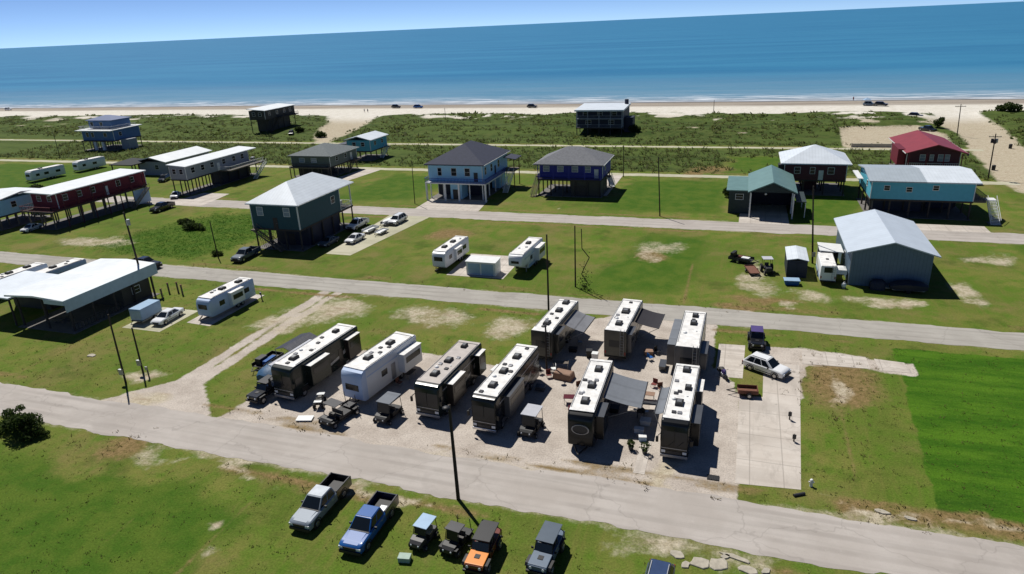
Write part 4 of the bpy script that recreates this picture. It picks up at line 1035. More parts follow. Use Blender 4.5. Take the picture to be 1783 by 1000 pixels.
def suv(label, x, y, yaw, paint, L=4.9, cat='car', zt=1.72, group=None, name='parked_car', roof=None):
    t = thing(name, label, cat, x, y, 0, yaw, group)
    MB().loft([sect(0, .78, .42, .80), sect(.12, .90, .34, .92), sect(.5, .94, .30, 1.0), sect(1.5, .95, .28, 1.06), sect(L - .5, .95, .30, 1.10), sect(L - .05, .86, .42, 1.02)]).build('body', paint, t, smooth=True)
    cabin(t, paint, 1.25, 2.05, L - .75, L - .15, 1.03, zt, .88, .68, (0.08, .37, .66, .94), roof or paint)
    car_trim(t, L, .95, .74, .95, L - 1.0, .36, grille=M_dark)
    for s in (-1, 1):
        MB().bar((s * .6, 2.2, zt + .07), (s * .6, L - 1.0, zt + .07), .05, .04).build('roof_rail', M_steel, t)
    return t
def sedan(label, x, y, yaw, paint, L=4.6, zt=1.43, group=None):
    t = thing('parked_car', label, 'car', x, y, 0, yaw, group)
    MB().loft([sect(0, .74, .38, .70), sect(.12, .86, .30, .80), sect(.5, .90, .26, .88), sect(1.4, .91, .25, .93), sect(L - .9, .91, .26, .97), sect(L - .05, .82, .40, .93)]).build('body', paint, t, smooth=True)
    cabin(t, paint, 1.15, 2.0, L - 1.5, L - .8, .92, zt, .84, .60, (0.10, .5, .92), paint)
    car_trim(t, L, .91, .62, .9, L - .95, .32, grille=M_dark)
    return t
def jeep(label, x, y, yaw, paint, hood=None, top=True, L=4.0, cat='jeep', topm=None, rack=True):
    t = thing('jeep', label, cat, x, y, 0, yaw)
    b = MB(); b.box(-.66, .66, 0.1, 1.45, .55, 1.08); b.box(-.78, .78, 1.452, L - .15, .5, 1.12); b.box(-.70, .70, 0.02, 0.098, .55, 1.05)
    b.build('body', paint, t, bevel=0.05)
    MB().prism([(0.06, 0.98), (0.14, 1.10), (1.46, 1.16), (1.46, 1.085), (0.06, 0.9)], 'x', -.72, .72).build('hood', hood or paint, t, bevel=0.03)
    MB().box(-.2, .2, .7, 1.1, 1.135, 1.165).build('hood_vent', M_black, t)
    for s in (-1, 1):
        MB().prism([(0.15, .78), (.3, .98), (1.1, .98), (1.4, .7), (1.3, .66), (1.05, .88), (.35, .88), (.25, .74)], 'x', min(s * .70, s * .98), max(s * .70, s * .98)).build('fender', M_black, t)
        MB().prism([(2.65, .78), (2.8, .98), (3.6, .98), (3.8, .7), (3.7, .66), (3.55, .88), (2.85, .88), (2.75, .74)], 'x', min(s * .785, s * .98), max(s * .785, s * .98)).build('fender', M_black, t)
        wheel(t, s * .82, .72, .42, .30, s); wheel(t, s * .82, 3.2, .42, .30, s)
        MB().cyl((s * .48, 0.015, .88), (s * .48, -0.03, .88), .11, n=10).build('headlight', M_lens, t)
        MB().box(min(s * .4 - .22, s * .4 + .22), s * .4 + .22, 1.95, 2.4, 1.125, 1.2).box(s * .4 - .22, s * .4 + .22, 2.4, 2.52, 1.125, 1.65).build('seat', M_seat, t)
        MB().box(min(s * .8, s * .98), max(s * .8, s * .98), 1.55, 1.62, 1.15, 1.32).build('mirror', M_black, t)
    MB().box(-.8, .8, -.12, 0.015, .5, .68).build('bumper', M_black, t)
    quad_plate([(-.70, 1.47, 1.13), (.70, 1.47, 1.13), (.64, 1.72, 1.72), (-.64, 1.72, 1.72)], .04, 0).build('windshield', M_glass, t)
    r = MB()
    for s in (-1, 1):
        r.tube([(s * .68, 1.47, 1.12), (s * .64, 1.74, 1.78), (s * .64, 3.5, 1.80), (s * .70, L - .25, 1.12)], .035, 6); r.tube([(s * .70, 2.6, 1.12), (s * .64, 2.6, 1.80)], .035, 6)
    for yy in (1.74, 2.6, 3.5): r.tube([(-.64, yy, 1.80), (.64, yy, 1.80)], .035, 6)
    r.build('roll_cage', M_black, t)
    if top:
        MB().box(-.70, .70, 1.70, L - .4, 1.84, 1.90).build('soft_top', topm or M_black, t, bevel=0.03)
    MB().cyl((0, L - .14, .95), (0, L + .08, .95), .40, n=16).build('spare_wheel', M_tyre, t)
    return t
def buggy(label, x, y, yaw, paint, roofm, L=2.9, W=1.5, roofz=1.85, cat='golf cart', seats=M_tanseat, rows=1, knob=False, roof_len=None, name='golf_cart', windshield=True):
    t = thing(name, label, cat, x, y, 0, yaw); h = W / 2
    b = MB(); b.loft([[(-h * .55, .05, .42), (-h * .6, .05, .75), (h * .6, .05, .75), (h * .55, .05, .42)], [(-h * .7, .3, .34), (-h * .72, .3, .92), (h * .72, .3, .92), (h * .7, .3, .34)], [(-h * .78, .85, .32), (-h * .78, .85, 1.0), (h * .78, .85, 1.0), (h * .78, .85, .32)]])
    b.box(-h * .8, h * .8, .86, L - .1, .30, .42); b.box(-h * .75, h * .75, 1.35, L - .15, .421, .72)
    b.build('body', paint, t, bevel=0.03)
    for k in range(rows):
        y0 = 1.4 + k * .85
        MB().box(-h * .72, h * .72, y0, y0 + .45, .725, .86).build('seat', seats, t, bevel=.03)
        MB().box(-h * .72, h * .72, y0 + .46, y0 + .56, .75, 1.25).build('backrest', seats, t, bevel=.03)
    MB().tube([(-.3, 1.15, .8), (-.3, 1.32, 1.08)], .03).cyl((-.3, 1.30, 1.07), (-.3, 1.33, 1.10), .17, n=12).build('steering_wheel', M_black, t)
    for s in (-1, 1):
        p = MB()
        p.tube([(s * h * .74, .80, .98), (s * h * .70, 1.05, roofz)], .03); p.build('roof_post', M_black, t)
        MB().tube([(s * h * .74, L - .25, .7), (s * h * .70, L - .35, roofz)], .03).build('roof_post', M_black, t)
    MB().box(-h * .82, h * .82, .9, roof_len or L - .2, roofz, roofz + .07).build('roof', roofm, t, bevel=.03)
    if windshield:
        quad_plate([(-h * .68, .83, 1.03), (h * .68, .83, 1.03), (h * .66, 1.03, roofz - .04), (-h * .66, 1.03, roofz - .04)], .03, 0).build('windshield', M_glass, t)
    for s in (-1, 1):
        rw = .33 if knob else .24
        wheel(t, s * (h - .1), .5, rw, .22, s); wheel(t, s * (h - .1), L - .55, rw, .24, s)
        MB().cyl((s * h * .42, .05, .66), (s * h * .42, .0, .66), .07, n=8).build('headlight', M_lens, t)
        if knob:
            MB().box(min(s * h * .62, s * h), max(s * h * .62, s * h), .15, .85, .72, .80).build('fender', paint, t)
            MB().box(min(s * h * .62, s * h), max(s * h * .62, s * h), L - .95, L - .2, .74, .82).build('fender', paint, t)
    return t

pickup('silver white pickup truck parked on the lawn below the near road', -31.0, 35.7, -1, mat('silver_shaded_paint', (0.20, 0.235, 0.28), 0.5, metal=0.05, var=0.04, coat=0.08, spec=0.3), roof=mat('silver_lit_paint', (0.52, 0.56, 0.60), 0.3, coat=0.4), bedm=M_carblack)  # dark body, pale roof: shade and sun put into two paints
def bluebed(t):
    MB().box(.25, .8, 4.0, 4.7, .77, 1.25).build('tool_box', M_steel, t)
pickup('bright blue pickup truck parked on the lawn beside the silver one', -25.75, 34.5, 0, M_carblue, load=bluebed, bedm=mat('deep_blue_paint', (.006, .018, .06), .3, coat=.6))
buggy('golf cart with a light blue roof on the near lawn', -21.2, 36.2, -6, M_dark, M_skyblue, L=2.7, roofz=1.62)
t = thing('cooler_box', 'pale green flat box lying on the lawn in front of the light blue roofed cart', 'box', -21.6, 35.3, 0, 10)
MB().box(-.45, .45, -.3, .3, 0.02, .38).build('box', mat('pale_green_plastic', (.26, .36, .30), .5), t, bevel=.03); MB().box(-.47, .47, -.32, .32, .385, .45).build('lid', mat('pale_green_plastic', (.26, .36, .30), .5), t, bevel=.02)
buggy('black off-road buggy standing between the golf cart and the orange hooded jeep', -18.6, 36.3, -8, M_black, M_dark, L=3.0, W=1.55, cat='buggy', seats=M_seat, knob=True, roof_len=1.9, name='utility_buggy')
jeep('black jeep with an orange hood at the bottom of the lawn', -16.0, 35.1, 0, mat('jeep_dark_red', (.13, .022, .010), .35, coat=.4), hood=M_orange, L=4.3, topm=M_black)
jeep('grey blue open jeep parked right of the orange hooded one', -11.6, 36.2, -4, M_carsteel, hood=M_carsteel, L=4.3, topm=M_cargrey)
suv('dark blue car cut off by the bottom edge with only its roof showing', -3.4, 34.3, -3, mat('dark_blue_paint', (.03, .055, .13), .3, coat=.6))
suv('white SUV standing askew on the concrete pad by the RVs', 6.5, 70.8, 61, M_carwhite, L=4.8)
jeep('dark jeep with a purple canvas top behind the white SUV', 3.5, 76.6, 2, M_carblack, topm=M_purple, L=3.9)
jeep('black jeep beside the leftmost motorhome, close to the road', -47.8, 51.6, -6, M_carblack, L=3.9)
pickup('dark pickup truck parked on the grass at the third street', -127.4, 119.0, 2, M_carblack)
pickup('black pickup truck driving along the second street', -94.6, 86.8, 88, M_carblack)
suv('white SUV on the grass right of the dark teal house', -66.0, 118.6, -3, M_carwhite, L=5.2)
sedan('white sedan parked beside the pale travel trailer at left', -75.2, 66.3, 4, M_carwhite, L=4.9)
pickup('dark grey pickup at the left front corner of the dark teal house', -82.6, 92.0, 3, M_cargrey)
sedan('white car at the right foot of the dark teal house', -68.2, 105.6, -4, M_carwhite)
pickup('white pickup under the rear porch of the dark teal house', -72.6, 113.6, -2, M_carwhite, L=5.9)
sedan('silver car tucked in the shade below the dark teal house', -72.2, 103.0, -2, M_cargrey)
sedan('pale car in the shade below the left end of the long red house', -143.6, 100.0, 10, M_carwhite)
sedan('white car under the near corner of the long grey house', -133.2, 131.6, 30, M_carwhite)
suv('dark car parked on the pale drive below the low white roofed house', -153.0, 148.0, 20, M_carblack, L=4.6)

def utility_trailer(label, x, y, yaw, L, W, bodym, load=None, cat='trailer', name='utility_trailer', h=.35):
    t = thing(name, label, cat, x, y, 0, yaw)
    MB().box(-W / 2, W / 2, 0, L, .42, .50).build('deck', bodym, t)
    s = MB(); s.box(-W / 2, -W / 2 + .05, 0, L, .505, .5 + h); s.box(W / 2 - .05, W / 2, 0, L, .505, .5 + h); s.box(-W / 2 + .052, W / 2 - .052, L - .05, L, .505, .5 + h); s.build('side_rails', bodym, t)
    MB().bar((-W * .4, 0, .45), (0, -1.1, .45), .07, .07).bar((W * .4, 0, .45), (0, -1.1, .45), .07, .07).build('hitch', M_black, t)
    for q in (-1, 1): wheel(t, q * (W / 2 + .13), L * .55, .30, .18, q)
    if load: load(t)
    return t
def boat_load(t):
    MB().loft([[(0, -.2, .95), (0, -.2, .9), (0, -.2, .9), (0, -.2, .95)], [(-.6, .9, 1.05), (-.35, .9, .62), (.35, .9, .62), (.6, .9, 1.05)], [(-.85, 2.4, 1.0), (-.6, 2.4, .56), (.6, 2.4, .56), (.85, 2.4, 1.0)], [(-.8, 4.4, 1.0), (-.6, 4.4, .56), (.6, 4.4, .56), (.8, 4.4, 1.0)]]).build('boat_hull', M_white, t, smooth=True)
utility_trailer('white skiff on its trailer, nearest the road beside the dark teal house', -67.6, 118.2, -12, 4.2, 1.5, M_steel, boat_load, cat='boat trailer', name='boat_trailer')
utility_trailer('white flat trailer between the skiff and the white car by the dark teal house', -68.6, 112.6, -8, 3.6, 1.6, M_white)
utility_trailer('small pale trailer on the grass between white car and white SUV', -65.6, 112.2, -6, 2.8, 1.4, M_white, h=.2)
utility_trailer('brown low flat trailer on the gravel below the white SUV', 1.5, 66.2, -84, 2.0, 1.3, M_rust)
t = utility_trailer('pale blue boxy cargo trailer left of the white sedan', -78.6, 66.4, 2, 3.8, 2.0, M_steel, cat='cargo trailer', name='cargo_trailer', h=.1)
MB().box(-1.0, 1.0, 0, 3.8, .62, 2.3).build('box_body', M_skyblue, t, bevel=.08)
MB().box(-.9, .9, -.03, -.004, .7, 2.1).build('rear_door', mat('pale_blue_door', (.36, .46, .55), .4), t)

# ------------------------------------------------------------------ recreational vehicles
def ac_unit(t, x, y, z, s=1.0, m=None):
    o = MB().loft([[(x - .36 * s, y - .5 * s, z), (x + .36 * s, y - .5 * s, z), (x + .36 * s, y + .5 * s, z), (x - .36 * s, y + .5 * s, z)],
               [(x - .36 * s, y - .46 * s, z + .2), (x + .36 * s, y - .46 * s, z + .2), (x + .36 * s, y + .5 * s, z + .26), (x - .36 * s, y + .5 * s, z + .26)],
               [(x - .28 * s, y - .35 * s, z + .30), (x + .28 * s, y - .35 * s, z + .30), (x + .28 * s, y + .4 * s, z + .32), (x - .28 * s, y + .4 * s, z + .32)]]).build('air_conditioner', m or M_black, t)
    g = MB()
    for k in range(4): g.box(x - .2 * s, x + .2 * s, y - .2 * s + k * .12, y - .14 * s + k * .12, z + .325, z + .34)
    g.build('grille', M_steel, o)
def rv(label, x, y, yaw, L, body, roofm, kind='coach', W=2.5, H=3.65, lower=None, acs=(), vents=(), slides=(), wins_r=(), wins_l=(), awn=None, door_r=None, name='motorhome', cat='motorhome', band=None, capm=None, group=None, front_skirt=None):
    """local: front end at y=0 facing -y, length along +y. kind: coach | fifth | trailer | rear"""
    t = thing(name, label, cat, x, y, 0, yaw, group); h = W / 2
    z0 = .42
    if kind == 'coach':
        secs = [sect(-.05, h * .93, .50, H - .42, .12, .92), sect(.12, h * .98, .42, H - .14, .12, .92), sect(.45, h, .38, H - .02, .10, .93), sect(L, h, .38, H - .02, .10, .93)]
    elif kind == 'fifth':      # raised nose over the hitch at the front
        secs = [sect(-.1, h * .86, 1.75, H - .55, .2, .84), sect(.2, h * .96, 1.6, H - .15, .2, .88), sect(.8, h, 1.5, H - .02, .12, .93), sect(2.4, h, 1.45, H - .02, .12, .93), sect(2.6, h, .55, H - .02, .12, .93), sect(L, h, .55, H - .02, .12, .93)]
    elif kind == 'trailer':    # rounded lower front cap
        secs = [sect(-.05, h * .92, .75, H - .75, .2, .9), sect(.2, h * .98, .55, H - .25, .15, .92), sect(.7, h, .5, H - .02, .12, .93), sect(L, h, .5, H - .02, .12, .93)]
    else:                      # flat rear wall towards the camera
        secs = [sect(0, h, .55, H - .02, .08, .95), sect(L, h, .55, H - .02, .08, .95)]
    MB().loft(secs).build('body', body, t, smooth=True, bevel=.07)
    MB().box(-h * .925, h * .925, .55 if kind != 'rear' else .02, L - .06, H - .016, H + .03).build('roof', roofm, t, bevel=.02)
    if capm:
        MB().loft([[(a * 1.012, b - .012, (c - 1.6) * 1.008 + 1.6) for a, b, c in s] for s in secs[:3]]).build('front_cap', capm, t, smooth=True)
    if lower:
        for s in (-1, 1):
            MB().box(min(s * (h + .002), s * (h + .02)), max(s * (h + .002), s * (h + .02)), 1.2 if kind != 'fifth' else 2.7, L - .1, .62, 1.15).build('lower_band', lower, t)
    if band:
        for s in (-1, 1):
            MB().box(min(s * (h + .002), s * (h + .018)), max(s * (h + .002), s * (h + .018)), .8, L - .1, H - .95, H - .80).build('stripe', band, t)
    for (ax, ay, *sc_) in acs: ac_unit(t, ax, ay, H + .032, sc_[0] if sc_ else 1.0)
    for (vx, vy) in vents:
        MB().box(vx - .2, vx + .2, vy - .2, vy + .2, H + .032, H + .14).build('roof_vent', M_dark if (vx + vy) % 1 < .6 else M_rvsilver, t, bevel=.02)
    if kind == 'coach':
        zb, zt = 1.55, H - .75
        o = quad_plate([(-h * .88, -.065, zb), (h * .88, -.065, zb), (h * .88, -.03, zt), (-h * .88, -.03, zt)], .02, .004).build('windshield', M_glass, t)
        MB().box(-.03, .03, -.10, -.076, zb + .05, zt - .1).build('centre_pillar', M_black, o)
        MB().box(-h * .5, h * .5, -.09, -.052, .75, 1.05).build('grille', M_dark, t)
        MB().box(-h * .90, h * .90, -.085, -.052, 1.28, 1.36).build('front_band', M_rvsilver, t)
        MB().box(-h * .80, h * .80, .02, .20, H - .62, H - .52).build('visor', M_rvgrey, t)
        for s in (-.5, .25):
            MB().bar((s, -.10, 1.56), (s + .55, -.105, 2.15), .03, .02).build('wiper', M_black, o)
        MB().box(-h * .95, h * .95, -.16, -.052, .40, .70).build('bumper', front_skirt or M_rvsilver, t, bevel=.04)
        for s in (-1, 1):
            MB().box(min(s * h * .60, s * h * .88), max(s * h * .60, s * h * .88), -.10, -.052, .85, 1.1).build('headlight', M_lens, t)
            mo = MB().box(min(s * (h + .12), s * (h + .36)), max(s * (h + .12), s * (h + .36)), -.25, -.1, 1.9, 2.45).build('mirror', M_rvdark, t, bevel=.03)
            MB().bar((s * h * .97, .05, 2.7), (s * (h + .2), -.17, 2.5), .05, .06).build('mirror_arm', M_black, mo)
            wheel(t, s * (h - .16), 1.5, .48, .3, s); wheel(t, s * (h - .16), L - 2.6, .48, .34, s)
            MB().box(min(s * (h + .003), s * (h + .02)), max(s * (h + .003), s * (h + .02)), .35, 1.3, 1.75, 2.6).build('side_window', M_glass, t)
    else:
        for s in (-1, 1):
            wheel(t, s * (h - .14), L * .58, .38, .26, s); wheel(t, s * (h - .14), L * .58 + .9, .38, .26, s)
        if kind == 'fifth':
            MB().bar((0, .9, 1.0), (0, .9, 1.5), .35, .35).build('hitch_pin', M_black, t)
            for s in (-1, 1):
                MB().box(min(s * .9 - .06, s * .9 + .06), s * .9 + .06, 2.35, 2.5, 0.02, 1.45).build('landing_leg', M_steel, t)
            MB().box(-h * .5, h * .5, -.16, -.112, H - 1.35, H - .95).build('front_window', M_glass, t)
        elif kind == 'trailer':
            MB().bar((-.6, .1, .55), (0, -1.2, .5), .1, .12).bar((.6, .1, .55), (0, -1.2, .5), .1, .12).build('hitch', M_black, t)
            MB().box(-h * .6, h * .6, -.10, -.052, 1.7, 2.4).build('front_window', M_glass, t)
        else:
            MB().box(-h * .55, h * .55, -.03, -.003, 1.9, 2.7).build('rear_window', M_glass, t)
            la = MB()
            for s in (-.2, .2): la.tube([(h * .62 + s, -.10, .9), (h * .62 + s, -.10, H + .1), (h * .62 + s, .3, H + .1)], .022, 5)
            for k in range(8): la.tube([(h * .62 - .2, -.10, 1.0 + k * .34), (h * .62 + .2, -.10, 1.0 + k * .34)], .02, 5)
            la.build('ladder', M_steel, t)
            MB().box(-h * .95, h * .95, -.10, -.003, .55, .72).build('bumper', M_black, t)
            for s in (-1, 1):
                MB().box(min(s * h * .8, s * h * .95), max(s * h * .8, s * h * .95), -.03, -.003, 1.0, 1.35).build('tail_light', M_red, t)
    if kind in ('coach', 'rear', 'trailer') and lower is not None:
        for s in (-1, 1):
            xg0, xg1 = min(s * (h + .002), s * (h + .012)), max(s * (h + .002), s * (h + .012))
            MB().prism([(1.5, 1.25), (L * .45, 1.25), (L * .75, 1.75), (L - .3, 2.9), (L - .3, 3.15), (L * .68, 1.95), (L * .42, 1.5)], 'x', xg0, xg1).build('side_graphic', M_rvsilver, t)
            for q in lin(2.4, L - 3.4, 4):
                MB().box(min(s * (h + .021), s * (h + .03)), max(s * (h + .021), s * (h + .03)), q, q + .9, .68, 1.08).build('storage_bay', body, t)
    if acs:
        g = MB()
        for s in (-1, 1): g.bar((s * h * .86, 1.0, H + .06), (s * h * .86, L - .6, H + .06), .035, .04)
        g.bar((-h * .86, L - .6, H + .06), (h * .86, L - .6, H + .06), .035, .04)
        g.build('roof_edge_trim', M_rvsilver, t)
        MB().cyl((h * .45, L * .42, H + .03), (h * .45, L * .42, H + .10), .10, n=8).build('plumbing_vent', M_white, t)
        MB().dome((-h * .45, L * .35, H + .03), .24, .8, 12, 4).build('antenna_dome', M_white, t, smooth=True)
    for (side, a, b, dep, za, zb_, mm, topm) in slides:
        xa, xb = (h - .05, h + dep) if side > 0 else (-h - dep, -h + .05)
        so = MB().box(xa, xb, a, b, za, zb_).build('slide_out', mm, t, bevel=.04)
        MB().box(xa + (.06 if side > 0 else 0), xb + (.05 if side > 0 else -.05) if side > 0 else xb - .06, a - .04, b + .04, zb_ + .004, zb_ + .05).build('slide_roof', topm, so)
        xo = xb if side > 0 else xa
        MB().box(min(xo + side * .003, xo + side * .02), max(xo + side * .003, xo + side * .02), a + .35, b - .35, zb_ - 1.15, zb_ - .45).build('window', M_glass, so)
    for side, ws in ((1, wins_r), (-1, wins_l)):
        for (a, b, za, zb_) in ws:
            MB().box(min(side * (h + .003), side * (h + .022)), max(side * (h + .003), side * (h + .022)), a, b, za, zb_).build('side_window', M_glass, t)
    if door_r is not None:
        MB().box(h + .003, h + .03, door_r, door_r + .75, .75, 2.65).build('door', lower or M_rvsilver, t)
    if awn:
        side, a, b, out, zi, zo, mm = awn
        xi = side * (h + .06); xo = side * (h + out)
        n = 6; top = []
        for k in range(n + 1):
            f = k / n
            top.append((xi + (xo - xi) * f, zi + (zo - zi) * f - .10 * math.sin(math.pi * f)))
        prof = top + [(p, q - .025) for p, q in reversed(top)]
        ao = MB().prism(prof, 'y', a, b).build('awning', mm, t)
        MB().cyl((xo, a, zo), (xo, b, zo), .06, n=8).build('roller', M_dark, ao)
        for yy in (a + .1, b - .1):
            MB().bar((side * (h + .05), yy, 1.0), (xo, yy, zo), .05, .05).build('awning_arm', M_steel, ao)
    return t
DK = M_rvdark
rv('brown motorhome with long white roof, leftmost of the front row', -44.9, 53.4, -6, 11.8, M_rvgreen, M_rubber, W=2.85, H=4.0, lower=M_rvbrown, acs=[(0, 2.2), (0, 9.5, .8)], vents=[(-.6, 3.2), (.5, 4.5), (0, 6.3), (-.5, 7.6), (.1, 1.1)],
   slides=[(1, 2.2, 5.4, .75, .95, 3.45, M_rvgreen, M_rubber), (1, 9.0, 11.3, .6, .95, 3.45, M_rvbrown, M_rubber)], wins_r=[(6.0, 7.2, 1.8, 2.6)], wins_l=[(3, 4.4, 1.8, 2.6)], awn=(-1, 2.0, 9.0, 2.4, 3.2, 2.7, M_awnpale), door_r=7.8)
rv('white trailer with pale blue rounded nose in the front row', -37.1, 54.6, -9, 10.0, M_rvwhite, M_rubber, 'trailer', W=2.85, H=4.0, capm=M_rvblue, acs=[(0, 3.0), (0, 7.0)], vents=[(-.5, 4.2), (.4, 4.6), (-.3, 5.6), (.5, 6.1)], name='fifth_wheel_trailer', cat='fifth wheel',
   slides=[(1, 6.2, 9.6, .9, 1.1, 3.3, M_rvwhite, M_rubber)], wins_r=[(3.2, 4.2, 1.9, 2.6)], wins_l=[(4, 5.5, 1.9, 2.6)], band=M_rvblue, door_r=4.9)
rv('dark motorhome with a tan grey roof, third of the front row', -28.1, 53.8, -4, 10.4, M_rvgreen, M_rubbert, W=2.85, H=3.95, lower=M_rvbrown, acs=[(-.1, 2.2), (-.1, 5.3), (0, 8.9, .8)], vents=[(.6, 6.2), (-.6, 4.4), (.5, 3.6)],
   slides=[(1, 1.7, 4.6, .7, .95, 3.4, M_rvbrown, M_rubber), (1, 8.3, 10.0, .6, .95, 3.4, M_rvgreen, M_rubber)], wins_r=[(5.6, 6.8, 1.8, 2.6)], wins_l=[(3, 5, 1.8, 2.6)], door_r=7.2, band=M_rvsilver)
rv('dark grey motorhome with a clean white roof, longest in the middle', -21.6, 52.7, -4, 12.0, DK, M_rubber, W=2.65, H=4.0, lower=M_rvgrey, acs=[(0, 2.4), (-.1, 5.4), (0, 8.8)], vents=[(.6, 5.6), (.1, 6.8), (-.6, 6.9), (.3, 11.0), (-.6, 1.0)], front_skirt=M_chrome,
   slides=[(1, 2.0, 6.0, .55, .95, 3.3, M_rvgrey, M_rvgrey)], wins_r=[(7, 8.4, 1.8, 2.6), (9.4, 10.6, 1.8, 2.6)], wins_l=[(3, 5, 1.8, 2.6), (7, 8.6, 1.8, 2.6)], door_r=6.2, band=M_rvsilver)
rv('khaki fifth wheel trailer with white roof and silver awning, left of the back row', -20.3, 68.5, -5, 10.0, M_rvolive, M_rubber, 'rear', W=2.6, H=3.95, lower=DK, acs=[(-.1, 2.2), (0, 6.2), (0, 8.8)], vents=[(.5, 4.0), (-.5, 5.0)], name='fifth_wheel_trailer', cat='fifth wheel',
   wins_r=[(2, 3.2, 1.8, 2.6)], slides=[(1, .8, 3.2, .5, 1.0, 3.4, M_rvolive, M_rvgrey)], awn=(1, 4.0, 8.6, 2.6, 3.35, 2.6, mat('silver_black_awning', (.20, .205, .225), .6, var=.3, scale=.4, lines=('x', 1.3, .4))))
rv('khaki travel trailer with white roof and square black awning in the back row', -12.1, 70.5, -3, 9.8, M_rvolive, M_rubber, 'rear', W=2.6, H=3.95, lower=DK, acs=[(0, 1.9), (0, 5.6, 1.2)], vents=[(-.7, 3.6), (-.7, 4.4), (0, 8.6)], name='travel_trailer', cat='travel trailer',
   wins_r=[(2, 3.2, 1.8, 2.6)], slides=[(1, .6, 3.0, .45, 1.0, 3.35, M_rvgrey, M_rvgrey)], awn=(1, 4.4, 8.8, 2.9, 3.35, 2.8, M_awnblack))
rv('grey toy hauler trailer with broad slide out, right end of the back row', -3.9, 68.0, -1, 10.0, M_rvgrey, M_rubber, 'rear', W=2.6, H=4.0, lower=DK, acs=[(.1, 6.2), (.1, 8.4, .9)], vents=[(0, 7.3)], name='toy_hauler', cat='toy hauler',
   slides=[(-1, 1.2, 8.2, .95, 1.0, 3.5, M_rvgrey, M_awngrey), (1, 1.0, 4.2, .7, 1.0, 2.9, M_rvgrey, M_rvgrey)])
o = rv('dark fifth wheel trailer with oval front window and wide grey awning', -12.0, 52.1, 1, 11.0, DK, M_rubber, 'trailer', W=2.5, H=4.0, lower=M_maroon, acs=[(0, 2.2), (.05, 5.2), (.1, 8.6)], vents=[(-.3, 6.0), (-.8, 6.2), (.3, 6.4), (-.7, 3.6)], name='fifth_wheel_trailer', cat='fifth wheel',
   slides=[(1, .9, 3.4, .7, 1.0, 3.4, M_rvdark, M_rvgrey)], wins_r=[(5, 6.2, 1.8, 2.6)], awn=(1, 4.4, 9.6, 3.7, 3.4, 2.7, M_awngrey))
for ob in list(o.children):
    if ob.name.startswith('front_window'): bpy.data.objects.remove(ob)
MB().loft([[(r * math.cos(a), y_, 2.45 + .62 * r * math.sin(a)) for a in lin(0, 2 * math.pi * 19 / 20, 20)] for r, y_ in ((.82, -.02), (.82, -.16), (.72, -.17), (.72, -.10))]).build('oval_trim', M_rvsilver, o)
MB().loft([[(r * math.cos(a), y_, 2.45 + .62 * r * math.sin(a)) for a in lin(0, 2 * math.pi * 19 / 20, 20)] for r, y_ in ((.715, -.02), (.715, -.12))]).build('oval_window', M_glass, o)
rv('black motorhome with white roof at the right end of the front row', -3.7, 52.8, -1, 11.2, DK, M_rubber, W=2.5, H=4.0, lower=M_rvgrey, acs=[(0, 3.2), (.5, 6.2, .8), (0, 9.8)], vents=[(-.3, 1.6), (.2, 1.6), (-.2, 5.4), (-.7, 7.4), (-.5, 5.0)], capm=None,
   slides=[(1, 1.4, 4.6, .75, .95, 3.3, DK, M_rvgrey), (1, 7.2, 9.6, .5, .95, 3.3, M_rvgrey, M_rubber)], wins_l=[(3, 5, 1.8, 2.6)], awn=(-1, 2.5, 7.5, .9, 3.3, 3.1, M_awngrey), door_r=5.6)
# white trailers on the middle lawn and elsewhere
rv('white travel trailer on the middle lawn, left of the white cargo box', -45.3, 95.6, -3, 9.2, M_rvwhite, M_rubber, 'trailer', W=2.5, H=3.2, acs=[(-.1, 2.6), (0, 5.6)], vents=[(.4, 7.5)], name='travel_trailer', cat='travel trailer',
   wins_r=[(1.4, 2.4, 1.6, 2.3), (3.6, 5.0, 1.6, 2.3), (6.4, 8.0, 1.6, 2.3)], slides=[(1, 3.2, 5.6, .5, 1.0, 2.8, M_rvwhite, M_rubber)])
rv('white fifth wheel on the middle lawn, right of the cargo box', -32.2, 95.6, -3, 9.8, M_rvwhite, M_rubber, 'fifth', W=2.55, H=3.5, acs=[(0, 6.2)], vents=[(.4, 4.2)], name='fifth_wheel_trailer', cat='fifth wheel', lower=M_skyblue,
   wins_r=[(3.4, 4.4, 1.7, 2.4)], slides=[(1, 5.4, 8.6, .8, 1.0, 3.1, M_rvwhite, M_rubber)], band=M_skyblue)
rv('white and pale blue travel trailer on its pad beside the white sedan', -69.8, 69.8, -3, 9.0, M_rvblue, M_rubber, 'trailer', W=2.55, H=3.2, acs=[(0, 4.0), (.3, 7.0)], vents=[(-.4, 2.4)], name='travel_trailer', cat='travel trailer',
   wins_r=[(1.8, 2.8, 1.6, 2.3), (4.2, 5.4, 1.6, 2.3), (6.6, 7.8, 1.6, 2.3)], slides=[(1, 3.6, 6.2, .6, 1.0, 2.9, M_rvwhite, M_rubber)])
rv('narrow white camper beside the slate barn', 13.2, 101.0, 0, 6.4, M_rvwhite, M_rubber, 'rear', W=2.1, H=2.9, vents=[(0, 3.0)], name='camper_trailer', cat='camper', lower=M_skyblue)
rv('long white travel trailer, nearer of two on the far left field', -196.4, 143.0, -4, 10.5, M_rvwhite, M_rubber, 'trailer', W=2.6, H=3.3, acs=[(0, 4)], name='travel_trailer', cat='travel trailer', wins_r=[(1.5, 2.6, 1.6, 2.3), (4, 5.4, 1.6, 2.3), (7.6, 9, 1.6, 2.3)])
rv('white travel trailer, farther of two on the far left field', -195.0, 157.5, -4, 9.5, M_rvwhite, M_rubber, 'trailer', W=2.6, H=3.3, acs=[(0, 4)], name='travel_trailer', cat='travel trailer', wins_r=[(1.5, 2.6, 1.6, 2.3), (5, 6.4, 1.6, 2.3)])
